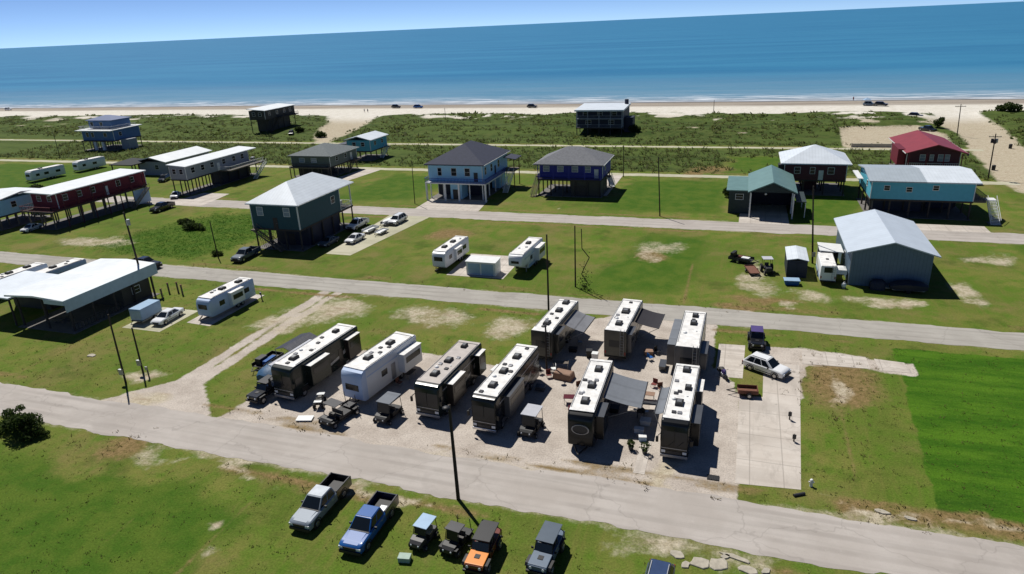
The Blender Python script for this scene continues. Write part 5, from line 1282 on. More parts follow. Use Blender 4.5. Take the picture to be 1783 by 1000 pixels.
rv('grey white travel trailer partly hidden behind the left carport', -110.2, 68.4, -2, 9.5, M_rvwhite, M_rubber, 'trailer', W=2.6, H=3.2, acs=[(0, 4), (0, 7)], vents=[(.5, 2.5)], name='travel_trailer', cat='travel trailer', wins_r=[(3, 5, 1.6, 2.3)])
rv('second pale travel trailer behind the left carport, nearer the street', -105.6, 73.4, -2, 8.0, M_rvblue, M_rubber, 'trailer', W=2.5, H=3.1, acs=[(0, 3)], vents=[(.4, 5), (-.4, 6)], name='travel_trailer', cat='travel trailer', wins_r=[(3, 5, 1.6, 2.3)])

# ------------------------------------------------------------------ things between the recreational vehicles
def side_by_side(label, x, y, yaw, paint, trim, L=3.2):
    t = buggy(label, x, y, yaw, paint, trim, L=L, W=2.15, roofz=2.15, cat='buggy', seats=M_seat, knob=True, roof_len=2.1, name='utility_buggy', windshield=False)
    MB().box(-.62, .62, L - 1.0, L - .05, .86, .92).box(-.62, -.57, L - 1.0, L - .05, .925, 1.08).box(.57, .62, L - 1.0, L - .05, .925, 1.08).build('cargo_bed', trim, t)
    return t
side_by_side('black and white off-road buggy in front of the blue nosed white trailer', -37.6, 49.6, -14, M_black, M_dark, 4.1)
buggy('black golf cart with grey roof between two motorhomes, right of the off-road buggy', -32.4, 51.4, -6, M_black, M_awngrey, L=3.3, W=2.0, seats=M_seat, roofz=2.1)
buggy('black golf cart with pale grey roof right of the dark grey motorhome', -17.5, 52.7, -4, M_black, M_awnpale, L=3.2, W=1.95, seats=M_seat, roofz=2.1)
t = thing('tarp_covered_trailer', 'blue tarpaulin covered load behind the black jeep at the left end', 'covered trailer', -49.4, 55.6, 0, -8)
MB().box(-1.1, 1.1, 0.1, 4.4, .5, .62).build('trailer_bed', M_black, t)
MB().loft([[(x_, y_, z_) for x_, z_ in ((-w, .63), (-w * .98, h * .8), (-w * .5, h), (w * .45, h * .96), (w * .95, h * .75), (w, .63))] for y_, w, h in ((0.05, 1.0, 1.3), (.6, 1.15, 1.75), (2.0, 1.2, 1.95), (3.6, 1.15, 1.7), (4.4, .9, 1.2))]).build('tarp', M_tarp, t, smooth=True)
for q in (-1, 1): wheel(t, q * 1.12, 1.9, .32, .2, q)
utility_trailer('dark flat trailer loaded with black boxes behind the blue tarpaulin at the left end', -52.4, 58.6, -4, 3.6, 1.8, M_black, lambda q: (MB().box(-.7, .1, .4, 1.7, .505, 1.3).build('crate', M_black, q), MB().box(.2, .75, .6, 2.4, .505, 1.0).build('crate', M_carblue, q)))
t = thing('shade_canopy', 'dark fabric shade canopy along the left side of the leftmost motorhome', 'canopy', -49.6, 60.2, 0, -8)
MB().prism([(-1.5, 2.1), (0, 2.55), (1.5, 2.1), (1.5, 2.14), (0, 2.60), (-1.5, 2.14)], 'y', 0, 4.6).build('canopy_fabric', M_darktarp, t)
for q in ((-1.45, .1), (1.45, .1), (-1.45, 4.5), (1.45, 4.5)):
    MB().cyl((*q, 0), (*q, 2.12), .03, n=6).build('pole', M_steel, t)
def chair(label, x, y, yaw, m, group=None):
    t = thing('camp_chair', label, 'camp chair', x, y, 0, yaw, group)
    MB().box(-.28, .28, -.26, .26, .40, .45).build('seat', m, t); MB().box(-.28, .28, .262, .31, .45, .95).build('backrest', m, t)
    for a in (-1, 1):
        for b in (-1, 1):
            MB().bar((a * .25, b * .23, 0), (a * .25, b * .23, .40), .03, .03).build('leg', M_steel, t)
    return t
def table(label, x, y, yaw, m, L=1.6, W=.8, h=.75):
    t = thing('folding_table', label, 'table', x, y, 0, yaw)
    MB().box(-L / 2, L / 2, -W / 2, W / 2, h - .04, h).build('table_top', m, t, bevel=.01)
    for a in (-1, 1):
        for b in (-1, 1):
            MB().bar((a * (L / 2 - .1), b * (W / 2 - .08), 0), (a * (L / 2 - .1), b * (W / 2 - .08), h - .045), .04, .04).build('leg', M_steel, t)
    return t
M_redc = mat('red_fabric', (.17, .035, .03), .8, var=.2); M_tancover = mat('brown_cover', (.26, .16, .11), .8, var=.2)
t = thing('covered_table', 'brown covered table behind the longest dark grey motorhome', 'covered table', -16.9, 65.4, 0, -10)
MB().loft([[(-1.1, -.7, 0.02), (1.1, -.7, .02), (1.1, .7, .02), (-1.1, .7, .02)], [(-1.0, -.6, .72), (1.0, -.6, .72), (1.0, .6, .72), (-1.0, .6, .72)], [(-.9, -.5, .80), (.9, -.5, .80), (.9, .5, .80), (-.9, .5, .80)]]).build('cover', M_tancover, t)
chair('dark red camp chair beside the brown covered table', -18.5, 65.0, 30, M_redc)
chair('black camp chair close to the lamp post behind the dark grey motorhome', -19.6, 65.6, 60, M_black)
chair('white camp chair nearest the lamp post', -18.4, 66.5, -70, M_white)
table('dark maroon table on the left side of the oval windowed trailer', -14.7, 60.4, 10, M_maroon, 1.9, .9)
chair('small brown camp chair left of the oval windowed trailer', -14.6, 63.2, 40, M_rust)
chair('red camp chair in front of the toy hauler', -7.0, 65.6, -20, M_redc)
chair('rust red camp chair left of the black motorhome', -6.2, 64.9, 25, M_rust)
table('pale folding table under the edge of the wide grey awning', -7.4, 62.9, 0, M_tancover)
table('dark folding table left of the black motorhome', -7.0, 61.0, 5, M_dark, 1.7, .7)
t = thing('grill', 'black barbecue grill left of the black motorhome', 'grill', -7.5, 59.2, 0, 0)
MB().dome((0, 0, .92), .38, .7, 12, 5).build('lid', M_black, t, smooth=True); MB().box(-.4, .4, -.3, .3, .72, .915).build('firebox', M_black, t); MB().box(-.75, -.42, -.2, .2, .85, .88).box(.42, .75, -.2, .2, .85, .88).build('shelf', M_steel, t)
for a in (-1, 1): MB().bar((a * .32, 0, 0), (a * .32, 0, .72), .05, .4).build('leg', M_black, t)
for i, (x, y, c) in enumerate(((-7.3, 56.6, 'white'), (-6.8, 55.4, 'pale'))):
    t = thing('cooler', '%s cooler on the paving left of the black motorhome' % ('long white' if i == 0 else 'small pale blue'), 'cooler', x, y, 0, 12 * i)
    MB().box(-.45 + .1 * i, .45 - .1 * i, -.28, .28, .02, .42).build('box', M_white if i == 0 else M_skyblue, t, bevel=.03); MB().box(-.47 + .1 * i, .47 - .1 * i, -.30, .30, .425, .50).build('lid', M_white, t, bevel=.02)
for lab, x, y, r in (('round shrub in a dark pot between two trailers at the front', -6.3, 53.3, .5), ('small green potted shrub near the left coolers', -7.6, 53.6, .38)):
    t = thing('potted_plant', lab, 'potted plant', x, y)
    MB().cyl((0, 0, 0), (0, 0, .38), .2, .27, 12).build('pot', M_dark, t)
    lf = MB(); rr = random.Random(int(r * 100))
    for k in range(90):
        v = Vector((rr.gauss(0, 1), rr.gauss(0, 1), rr.gauss(0, 1))).normalized() * r * rr.uniform(.5, 1); c = v + Vector((0, 0, .38 + r * .8))
        a = Vector((rr.gauss(0, 1), rr.gauss(0, 1), rr.gauss(0, 1))).normalized(); b = a.orthogonal().normalized()
        lf.poly([c - a * .14, c + b * .06, c + a * .14, c - b * .06])
    lf.build('foliage', F_dark, t)
t = thing('quad_bike', 'black quad bike just left of the blue nosed white trailer', 'quad bike', -40.3, 52.6, 0, 20)
MB().loft([sect(.1, .28, .5, .8), sect(.6, .34, .5, .95), sect(1.0, .26, .5, .85), sect(1.8, .32, .5, .85)]).build('body', M_black, t, smooth=True)
MB().box(-.2, .2, .95, 1.6, .86, .96).build('seat', M_seat, t, bevel=.03)
MB().tube([(-.42, .6, 1.12), (0, .5, 1.05), (.42, .6, 1.12)], .025).build('handlebar', M_black, t)
MB().box(-.4, .4, .0, .45, .86, .9).build('front_rack', M_white, t); MB().box(-.4, .4, 1.45, 1.95, .97, 1.0).build('rear_rack', M_steel, t)
for q in (-1, 1): wheel(t, q * .45, .25, .30, .24, q); wheel(t, q * .45, 1.6, .30, .26, q)
def tote(label, x, y, yaw, m, sx=.5, sy=.35, h=.45, lidm=None):
    t = thing('storage_tote', label, 'storage box', x, y, 0, yaw)
    MB().loft([[(a * sx * .88, b * sy * .88, .01) for a, b in ((-1, -1), (1, -1), (1, 1), (-1, 1))], [(a * sx, b * sy, h) for a, b in ((-1, -1), (1, -1), (1, 1), (-1, 1))]]).build('tub', m, t)
    MB().box(-sx * 1.05, sx * 1.05, -sy * 1.08, sy * 1.08, h + .003, h + .06).build('lid', lidm or m, t, bevel=.01)
tote('white flat box lying in front of the blue nosed white trailer, left of the buggy', -40.6, 50.6, 15, M_white, .8, .45, .12)
tote('black storage box under the silver awning of the khaki fifth wheel', -17.4, 72.0, 5, M_black)
tote('grey storage box by the rear wheel of the longest dark grey motorhome', -18.7, 62.2, 0, M_rvgrey, .5, .4)
tote('dark red storage box at the left wall of the oval windowed trailer', -14.2, 58.6, 8, M_maroon, .5, .4, .5)
tote('black crate under the wide grey awning, nearest the oval windowed trailer', -10.2, 59.8, 0, M_black, .45, .45, .5)
tote('pale crate under the wide grey awning, farther back', -9.6, 62.0, 20, M_tancover, .45, .35, .4)
tote('white lidded box between the two right hand front trailers, close to the grill', -6.9, 58.2, 0, M_white, .5, .4, .5)
tote('long grey deck box beside the toy hauler', -6.6, 70.2, 90, M_rvgrey, .9, .35, .6)
tote('tan box at the foot of the square black awning', -8.6, 73.2, 15, M_tancover, .5, .4, .5)
tote('white bin beside the khaki travel trailer, on its left', -14.4, 70.4, 0, M_white, .35, .35, .9)
tote('black bin right of the white bin by the khaki trailer', -15.2, 71.0, 10, M_black, .35, .35, .9)
tote('small brown box at the left foot of the tan roofed motorhome', -30.6, 58.0, 12, M_rust, .4, .35, .4)
chair('grey camp chair under the silver awning', -17.0, 74.0, 100, M_rvgrey)
chair('blue camp chair in front of the black awning', -8.2, 71.8, 130, M_carblue)
chair('dark camp chair beside the tan box', -7.6, 73.6, 60, M_black)
chair('brown camp chair beside the blue nosed white trailer', -34.2, 59.4, 80, M_rust)
table('black folding table in the shade of the blue nosed white trailer', -33.8, 61.4, 85, M_dark, 1.5, .7)
table('white folding table at the tail of the tan roofed motorhome', -24.6, 64.6, 80, M_white, 1.6, .7)
table('weathered picnic table top by the lamp post, behind the brown cover', -17.8, 67.6, 12, M_wood, 1.8, .8)
# motorcycle right of the toy hauler
t = thing('motorcycle', 'dark motorcycle standing right of the toy hauler', 'motorcycle', 0.3, 68.9, 0, 25)
for nm, yy in (('front_wheel', 0), ('rear_wheel', 1.45)):
    MB().loft([[(dx, yy + rr * math.cos(a), .33 + rr * math.sin(a)) for a in lin(0, 2 * math.pi * 17 / 18, 18)] for dx, rr in ((-.07, .28), (-.05, .33), (.05, .33), (.07, .28))]).build(nm, M_tyre, t, smooth=True)
MB().loft([sect(.35, .14, .55, .95), sect(.75, .2, .55, 1.0), sect(1.0, .16, .5, .85)]).build('fuel_tank', M_purple, t, smooth=True)
MB().box(-.15, .15, 1.0, 1.7, .72, .86).build('seat', M_seat, t, bevel=.04); MB().box(-.2, .2, .5, 1.05, .22, .55).build('engine', M_steel, t, bevel=.03)
MB().tube([(-.05, 0, .33), (-.05, .32, 1.05)], .03).tube([(.05, 0, .33), (.05, .32, 1.05)], .03).build('fork', M_chrome, t)
MB().tube([(-.4, .5, 1.1), (0, .33, 1.08), (.4, .5, 1.1)], .02).build('handlebar', M_black, t)
for s in (-1, 1): MB().box(min(s * .16, s * .36), max(s * .16, s * .36), 1.25, 1.75, .45, .8).build('pannier', M_black, t, bevel=.03)
# hookup pedestals, hydrant, rubble, drains
def pedestal(label, x, y, h=1.1, m=M_steel, group=None):
    t = thing('utility_pedestal', label, 'utility box', x, y, 0, 0, group)
    MB().box(-.06, .06, -.06, .06, 0, h).build('post', M_wood, t); MB().box(-.16, .16, -.15, -.062, h - .45, h).build('meter_box', m, t, bevel=.01)
    return t
pedestal('short meter pedestal beside the two slim poles at the near road', -64.3, 54.0, 1.5)
pedestal('lone grey meter pedestal on the grass near the left caravan', -73.9, 75.4, 1.6)
pedestal('meter pedestal on a stake right of the left caravan pad', -66.7, 78.2, 1.3)
pedestal('small dark pedestal on the concrete pad edge', 6.4, 62.4, .9, M_dark)
pedestal('low pedestal on the pad edge nearer the near road', 6.6, 58.6, .8, M_dark)
t = thing('fire_hydrant', 'white hydrant in the grass at the corner of the concrete pad', 'hydrant', 7.6, 52.1)
MB().cyl((0, 0, 0), (0, 0, .6), .13, .12, 12).build('barrel', M_white, t); MB().dome((0, 0, .6), .14, .9, 12, 4).build('bonnet', M_white, t, smooth=True)
for s in (-1, 1): MB().cyl((s * .1, 0, .42), (s * .22, 0, .42), .06, n=8).build('nozzle', M_white, t)
t = thing('drain_pipe', 'dark culvert pipe end beside the white hydrant', 'pipe', 6.6, 50.6, 0, 30)
MB().loft([[(x_, r * math.cos(a), r * math.sin(a) + .1) for a in lin(0, 2 * math.pi * 11 / 12, 12)] for x_, r in ((-.5, .13), (.5, .13), (.5, .10), (-.45, .10))]).build('pipe', M_dark, t)
t = thing('drain_grate', 'dark square drain grate in the gravel at the foot of the black motorhome', 'drain', -.2, 51.2)
g = MB(); g.box(-.5, .5, -.35, .35, .02, .06)
for k in range(7): g.box(-.46 + k * .14, -.40 + k * .14, -.32, .32, .061, .09)
g.build('grate', M_black, t)
def rubble(label, x, y, sx, sy, yaw, seed):
    t = thing('rubble_piece', label, 'rubble', x, y, 0, yaw)
    rr = random.Random(seed); n = 9
    pts = [(sx * (1 + .25 * rr.uniform(-1, 1)) * math.cos(2 * math.pi * k / n), sy * (1 + .25 * rr.uniform(-1, 1)) * math.sin(2 * math.pi * k / n)) for k in range(n)]
    MB().loft([[(a, b, 0) for a, b in pts], [(a * .97, b * .97, .07) for a, b in pts], [(a * .9, b * .9, .10) for a, b in pts]]).build('chunk', M_rock, t)
rubble('broad broken concrete slab below the near road, left of the other slab', -.6, 40.8, .8, .55, 10, 1)
rubble('pale broken slab right of the broad one below the near road', .6, 41.0, .7, .6, 60, 2)
rubble('long narrow broken slab beside the near road', 1.9, 42.0, 1.1, .25, -14, 3)
rubble('squarish broken slab closest to the road bend at the bottom right', 2.7, 41.0, .7, .4, 5, 4)
rubble('smallest broken slab at the bottom right', 3.9, 41.2, .35, .25, 40, 5)
rubble('flat stone slab in the weeds under the large right lawn', 12.6, 50.1, .6, .25, -10, 6)
rubble('pale stone in the grass of the left lawn by the near road', -76.6, 57.0, .7, .4, 0, 7)
rubble('second flat stone slab farther right in the same weeds', 14.6, 49.8, .5, .22, -16, 8)
rubble('tiny tan broken slab between the broad slab and the long narrow one', 1.1, 41.9, .4, .25, 30, 9)
rubble('low sandy slab lying flat at the far left of the rubble', -2.3, 41.2, .6, .4, -20, 10)
rubble('small crooked slab closest to the dark blue car', -1.6, 40.3, .4, .3, 70, 11)
# yard things by the slate barn
t = thing('tractor', 'small tractor with a pale canopy left of the small shed', 'tractor', 5.4, 103.4, 0, 10)
MB().box(-.4, .4, 0.1, 1.3, .55, 1.15).build('hood', M_dark, t, bevel=.05); MB().box(-.5, .5, 1.302, 2.3, .5, .85).build('body', M_dark, t)
MB().box(-.3, .3, 1.7, 2.1, .86, 1.0).box(-.3, .3, 2.11, 2.2, .86, 1.4).build('seat', M_seat, t)
MB().box(-.75, .75, 1.2, 2.7, 2.15, 2.22).build('canopy', M_awnpale, t)
for q in ((-.6, 1.35), (.6, 1.35), (-.6, 2.5), (.6, 2.5)): MB().bar((*q, .8), (*q, 2.15), .05, .05).build('canopy_post', M_black, t)
for s in (-1, 1): wheel(t, s * .75, 2.1, .62, .34, s); wheel(t, s * .55, .35, .38, .22, s)
def jl(t):
    MB().box(-.7, .2, .4, 1.6, .51, .95).build('crate', M_white, t); MB().box(.25, .8, 1.0, 2.6, .51, .8).build('crate', M_rust, t); MB().box(-.8, .8, 2.8, 3.3, .51, 1.5).build('black_panel', M_black, t)
utility_trailer('utility trailer loaded with white and black junk in the yard', 3.0, 108.6, 70, 3.6, 1.8, M_dark, jl)
utility_trailer('bare rusty trailer frame beside the small tractor', 3.4, 102.8, 15, 3.4, 1.5, M_rust, h=.12)
t = thing('water_trough', 'pale blue tub with a dark base in front of the small shed', 'tub', 8.4, 100.4, 0, 5)
MB().loft([[(sx * .9, sy * .6, .02) for sx, sy in ((-1, -1), (1, -1), (1, 1), (-1, 1))], [(sx * 1.05, sy * .7, .7) for sx, sy in ((-1, -1), (1, -1), (1, 1), (-1, 1))]]).build('tub', M_carblue, t, bevel=.08)
MB().box(-1.1, 1.1, -.75, .75, .705, .80).build('lid', M_skyblue, t, bevel=.05)
t = thing('propane_tank', 'small white round tank by the front corner of the slate barn', 'tank', 15.3, 100.2)
MB().dome((0, 0, .5), .34, 1.2, 14, 6, -.9).build('tank', M_white, t, smooth=True); MB().cyl((0, 0, .86), (0, 0, 1.0), .1, n=8).build('valve_collar', M_steel, t); MB().cyl((0, 0, 0), (0, 0, .2), .25, n=10).build('foot_ring', M_steel, t)
t = thing('cloth_cover', 'white cloth draped over a frame beside the barn and the camper', 'canopy', 15.1, 103.4)
MB().loft([[(-.75, -1, 1.3), (.75, -1, 1.3), (.75, 1, 1.3), (-.75, 1, 1.3)], [(-.7, -.9, 1.9), (.7, -.9, 1.9), (.7, .9, 1.9), (-.7, .9, 1.9)], [(-.3, -.4, 2.15), (.3, -.4, 2.15), (.3, .4, 2.15), (-.3, .4, 2.15)]]).build('cloth', M_white, t)
for q in ((-.65, -.9), (.65, -.9), (-.65, .9), (.65, .9)): MB().bar((*q, 0), (*q, 1.35), .05, .05).build('leg', M_steel, t)

# ------------------------------------------------------------------ poles
def pole(label, x, y, h, r=.15, lean=(0, 0), arm=None, lamp=False, trans=False, name='utility_pole', cat='utility pole', m=None, meter=False):
    t = thing(name, label, cat, x, y); top = (lean[0], lean[1], h)
    MB().cyl((0, 0, -.3), top, r, r * .7, 10).build('shaft', m or M_pole, t, smooth=True)
    if arm:
        MB().box(top[0] - arm, top[0] + arm, top[1] - .06, top[1] + .06, h - .75, h - .6).build('crossarm', m or M_wood, t)
        for q in (-.9, -.35, .35, .9):
            MB().cyl((top[0] + arm * q, top[1], h - .6), (top[0] + arm * q, top[1], h - .4), .05, .03, 8).build('insulator', M_steel, t)
    if trans:
        MB().cyl((top[0] + .42, top[1], h - 2.0), (top[0] + .42, top[1], h - 1.1), .27, n=12).build('transformer', M_steel, t)
        MB().box(top[0] + .1, top[0] + .2, top[1] - .05, top[1] + .05, h - 1.7, h - 1.4).build('bracket', M_steel, t)
    if lamp:
        MB().tube([(top[0], top[1], h - .1), (top[0], top[1] - .5, h + .15)], .04).build('lamp_arm', M_steel, t)
        MB().dome((top[0], top[1] - .6, h + .05), .32, .5, 12, 4).build('lamp_head', M_black, t, smooth=True)
    if meter:
        MB().box(-.22, .22, -.38, -.14, 1.2, 1.9).build('meter_box', M_steel, t)
    return t
pole('tall dark pole on the near lawn, casting its shadow towards the orange hooded jeep', -20.4, 42.9, 9.1, .17, (-.1, 0), lamp=True)
pole('tallest pole at the right corner of the left carport', -86.6, 76.1, 13.3, .17, (-.5, 0), trans=True)
pole('thin pole in the bushy grass below the third street', -88.5, 94.5, 6.6, .11, (-.2, 0))
pole('left one of two slim dark poles at the near road', -66.1, 52.3, 8.7, .12, (.2, 0), meter=True)
pole('right, shorter one of two slim dark poles at the near road', -65.9, 54.7, 6.0, .12, (.1, 0), meter=True)
pole('dark pole at the second street behind the khaki fifth wheel', -23.6, 83.6, 10.9, .14, (0, 0))
pole('lamp post with round dark head behind the dark grey motorhome', -19.3, 66.9, 5.6, .12, (0, 0), lamp=True, name='lamp_post', cat='lamp post')
pole('straight slim pole on the middle lawn, beside the crooked one', -22.0, 93.0, 9.5, .12)
t = thing('crooked_post', 'crooked bare vine-like post beside the straight slim pole', 'post', -20.6, 92.6)
MB().tube([(0, 0, -.1), (.5, .1, 1.0), (-.4, .2, 2.2), (.1, 0, 3.4), (.8, 0, 4.9), (-.3, .1, 6.2), (-.35, 0, 9.2)], .07, 6).build('stem', M_pole, t)
lf = MB(); rr = random.Random(5)
for k in range(160):
    c = Vector((rr.gauss(.1, .45), rr.gauss(0, .35), abs(rr.gauss(0, 1.6)))); a = Vector((rr.gauss(0, 1), rr.gauss(0, 1), rr.gauss(0, 1))).normalized(); b = a.orthogonal().normalized()
    lf.poly([c - a * .16, c + b * .07, c + a * .16, c - b * .07])
lf.build('vine_leaves', F_dark, t)
pole('pole at the edge of the third street between blue house and green gabled house', -14.4, 134.6, 11.8, .13, (-.7, 0))
pole('tall pole left of the slate barn yard by the third street', 12.0, 110.5, 12.3, .15, (-1.2, 0), meter=True)
pole('thin pole left of the pale blue house drive', -69.4, 136.6, 9.8, .10, (.2, 0))
pole('pole with a single crossarm at the sandy beach access', 61.3, 238.1, 9.4, .15, (-.5, 0), arm=1.4)
t = pole('leaning pole with transformers beside the sandy beach access road', 53.4, 177.6, 10.0, .15, (-.3, 0), arm=1.2, trans=True)
MB().cyl((-.72, 0, 8.0), (-.72, 0, 8.9), .27, n=12).cyl((-.3, -.45, 7.9), (-.3, -.45, 8.8), .27, n=12).build('transformer_pair', M_dark, t)
pole('lone thin pole at the seaward edge of the dunes', -11.5, 290.8, 5.5, .12)
pole('thin pole in the dune scrub left of the dark beach house', -118.5, 268.6, 5.8, .12)
pole('thin pole right of the royal blue house', -27.6, 170.0, 7.9, .11)
pole('pale thin pole beside the blue stepped house', -229.5, 180.5, 8.0, .12)

# ------------------------------------------------------------------ beach: cars, people, tents
def tiny_car(label, x, y, yaw, m, L=4.8, pick=False):
    t = thing('beach_car', label, 'car', x, y, 0, yaw)
    MB().loft([sect(0, .8, .4, .85), sect(.3, .95, .32, 1.0), sect(L - .3, .95, .32, 1.1), sect(L, .85, .42, 1.0)]).build('body', m, t, smooth=True)
    cabin(t, m, 1.2, 2.0, L - (1.9 if pick else .8), L - (1.7 if pick else .2), 1.0, 1.75, .88, .7, (.05, .5, .95), m)
    for s in (-1, 1): wheel(t, s * .84, .95, .38, .24, s); wheel(t, s * .84, L - 1.0, .38, .24, s)
    return t
tiny_car('dark car on the sand, left of two near the middle of the beach', -165.3, 319, 80, M_carblack)
tiny_car('dark car on the sand, right of two near the middle of the beach', -152.6, 318.5, 85, M_carblue)
tiny_car('lone dark car on the beach left of the dark navy beach house', -92.6, 316.5, 82, M_carblack)
tiny_car('dark vehicle on the beach above the left half of the navy beach house roof', -64.0, 316, 75, M_cargrey)
tiny_car('black pickup on the beach above the right end of the navy beach house', -53.4, 315.5, 80, M_carblack, 5.4, True)
tiny_car('black car on the beach right of the small blue one, near the access', 54.6, 313.5, 70, M_carblack, 5.2)
tiny_car('small blue car on the beach left of the black one, near the access', 50.6, 315.5, 80, M_carsteel)
tiny_car('black car parked on sand at the end of the dune scrub', 60.0, 278.5, 60, M_carblack)
tiny_car('dark pickup on the sandy lot behind the red roofed house', 57.0, 245.5, 35, M_carblack, 5.6, True)
tiny_car('white car at the far left end of the beach', -440, 322, 85, M_carwhite)
tiny_car('black car at the far left end of the beach', -452, 321, 85, M_carblack)
tiny_car('dark car on the drive by the high stilted beach house', -168.5, 231.0, 30, M_carblack)
def person(label, x, y, yaw, shirt, shorts, h=1.72, stride=.12):
    t = thing('person', label, 'person', x, y, 0, yaw)
    verts = [(0, 0, .95), (0, 0, 1.2), (0, .01, 1.43), (0, 0, 1.55), (0, -.02, 1.68), (.1, 0, .92), (.11, -stride, .5), (.11, -stride * 1.4 + .05, .06), (.11, -stride * 1.4 - .1, .03), (-.1, 0, .92), (-.11, stride, .5), (-.11, stride * 1.6, .06), (-.11, stride * 1.6 - .14, .03),
             (.19, .01, 1.42), (.25, .05, 1.15), (.26, -.08, .92), (-.19, .01, 1.42), (-.25, -.03, 1.15), (-.26, -.16, .95)]
    edges = [(0, 1), (1, 2), (2, 3), (3, 4), (0, 5), (5, 6), (6, 7), (7, 8), (0, 9), (9, 10), (10, 11), (11, 12), (2, 13), (13, 14), (14, 15), (2, 16), (16, 17), (17, 18)]
    rad = [.15, .14, .15, .06, .11, .10, .07, .05, .04, .10, .07, .05, .04, .07, .05, .04, .07, .05, .04]
    s = h / 1.75
    me = bpy.data.meshes.new('body'); me.from_pydata([tuple(c * s for c in v) for v in verts], edges, [])
    o = bpy.data.objects.new('body', me); C.objects.link(o); o.parent = t
    sk = o.modifiers.new('skin', 'SKIN')
    for v, r in zip(me.skin_vertices[0].data, rad): v.radius = (r * s, r * s * .8)
    me.skin_vertices[0].data[0].use_root = True
    o.modifiers.new('sub', 'SUBSURF').levels = 1
    me.materials.append(mat('skin_tone', (.36, .20, .13), .6))
    MB().loft([[(a * .215 * s * k, b * .15 * s * k, z * s) for a, b in ((-1, -.5), (-.5, -1), (.5, -1), (1, -.5), (1, .5), (.5, 1), (-.5, 1), (-1, .5))] for z, k in ((.95, .9), (1.2, .9), (1.42, 1.02), (1.5, .5))]).build('shirt', shirt, t, smooth=True)
    MB().loft([[(a * .215 * s * k, b * .17 * s * k, z * s) for a, b in ((-1, -.5), (-.5, -1), (.5, -1), (1, -.5), (1, .5), (.5, 1), (-.5, 1), (-1, .5))] for z, k in ((.55, 1.0), (.75, 1.0), (.96, .88))]).build('shorts', shorts, t, smooth=True)
    MB().dome((0, -.01 * s, 1.70 * s), .125 * s, .9, 10, 4).build('hair', M_black, t, smooth=True)
M_navyc = mat('navy_cloth', (.02, .03, .08), .8); M_whitec = mat('white_cloth', (.6, .6, .6), .8); M_redcl = mat('red_cloth', (.35, .04, .04), .8)
person('person in a white shirt walking on the sand left of the dark beach cars', -176.5, 303.0, 30, M_whitec, M_navyc)
person('person in dark clothes walking beside the one in a white shirt on the sand', -174.3, 302.4, 20, M_navyc, M_navyc)
person('person standing on the beach left of the small blue car', 46.4, 316.0, 0, M_navyc, M_redcl)
person('person in red on the sandy access road by the dark bin', 55.5, 203.0, 200, M_redcl, M_navyc)
person('person wading at the waterline above the right pair of beach cars', 44.5, 334.0, 0, M_redcl, M_navyc)
t = thing('beach_canopy', 'pale beach canopy between the person and the black car near the access', 'canopy', 47.6, 318.5, 0, 10)
MB().loft([[(-1.5, -1.5, 2.1), (1.5, -1.5, 2.1), (1.5, 1.5, 2.1), (-1.5, 1.5, 2.1)], [(-.05, -.05, 2.9), (.05, -.05, 2.9), (.05, .05, 2.9), (-.05, .05, 2.9)]]).build('canopy_fabric', M_skyblue, t)
for q in ((-1.4, -1.4), (1.4, -1.4), (-1.4, 1.4), (1.4, 1.4)): MB().cyl((*q, -.1), (*q, 2.12), .03, n=6).build('pole', M_steel, t)
for lab, x, y in (('dark rubbish bin beside the sandy access road, nearest the leaning pole', 57.0, 187.4), ('dark rubbish bin on the sandy access road by the right dune', 69.0, 217.5)):
    t = thing('rubbish_bin', lab, 'bin', x, y)
    MB().cyl((0, 0, 0), (0, 0, 1.1), .38, .42, 12).build('barrel', M_black, t); MB().dome((0, 0, 1.1), .43, .4, 12, 3).build('lid', M_dark, t)
t = thing('lot_wall', 'low pale wall along the front of the sandy lot left of the red roof', 'wall', 30.0, 217.5)
MB().box(0, 13.0, -.12, .12, 0, 1.0).build('panel', mat('pale_wall', (.47, .43, .36), .9, var=.2), t)
for k in range(6): MB().box(.1 + k * 2.55 - .12, .1 + k * 2.55 + .12, -.17, .17, 0, 1.15).build('pier', mat('pale_wall', (.47, .43, .36), .9, var=.2), t)

# ------------------------------------------------------------------ plants
def leaf_cloud(centres, radii, n, size, seed, flat=.75):
    r = np.random.default_rng(seed)
    centres = np.array(centres, float); radii = np.array(radii, float)
    w = radii ** 2; k = r.choice(len(centres), n, p=w / w.sum())
    d = r.normal(size=(n, 3)); d /= np.linalg.norm(d, axis=1, keepdims=True)
    rr = radii[k][:, None] * (r.random((n, 1)) ** .45)
    p = centres[k] + d * rr * np.array([1, 1, flat])
    a = r.normal(size=(n, 3)); a /= np.linalg.norm(a, axis=1, keepdims=True)
    b = np.cross(a, r.normal(size=(n, 3))); b /= np.linalg.norm(b, axis=1, keepdims=True)
    s = size * r.uniform(.6, 1.4, (n, 1))
    v = np.stack([p - a * s, p + b * s * .45, p + a * s, p - b * s * .45], 1).reshape(-1, 3)
    return v, np.arange(4 * n).reshape(-1, 4)
def bush(label, x, y, blobs, n, size, seed, m=None, trunk_h=.8, name='bush', cat='bush'):
    t = thing(name, label, cat, x, y)
    z = float(ground_z(np.array([[x]]), np.array([[y]]))[0, 0]); t.location.z = z - .05
    v, f = leaf_cloud([b[:3] for b in blobs], [b[3] for b in blobs], n, size, seed)
    o = big_mesh('foliage', v, f, m or F_dark); o.parent = t
    tr = MB(); rr = random.Random(seed)
    tr.cyl((0, 0, 0), (0, 0, trunk_h), .12, .08, 7)
    for b in blobs: tr.cyl((0, 0, trunk_h * .6), (b[0] * .8, b[1] * .8, b[2]), .06, .02, 5)
    tr.build('trunk', M_bark, t)
    return t
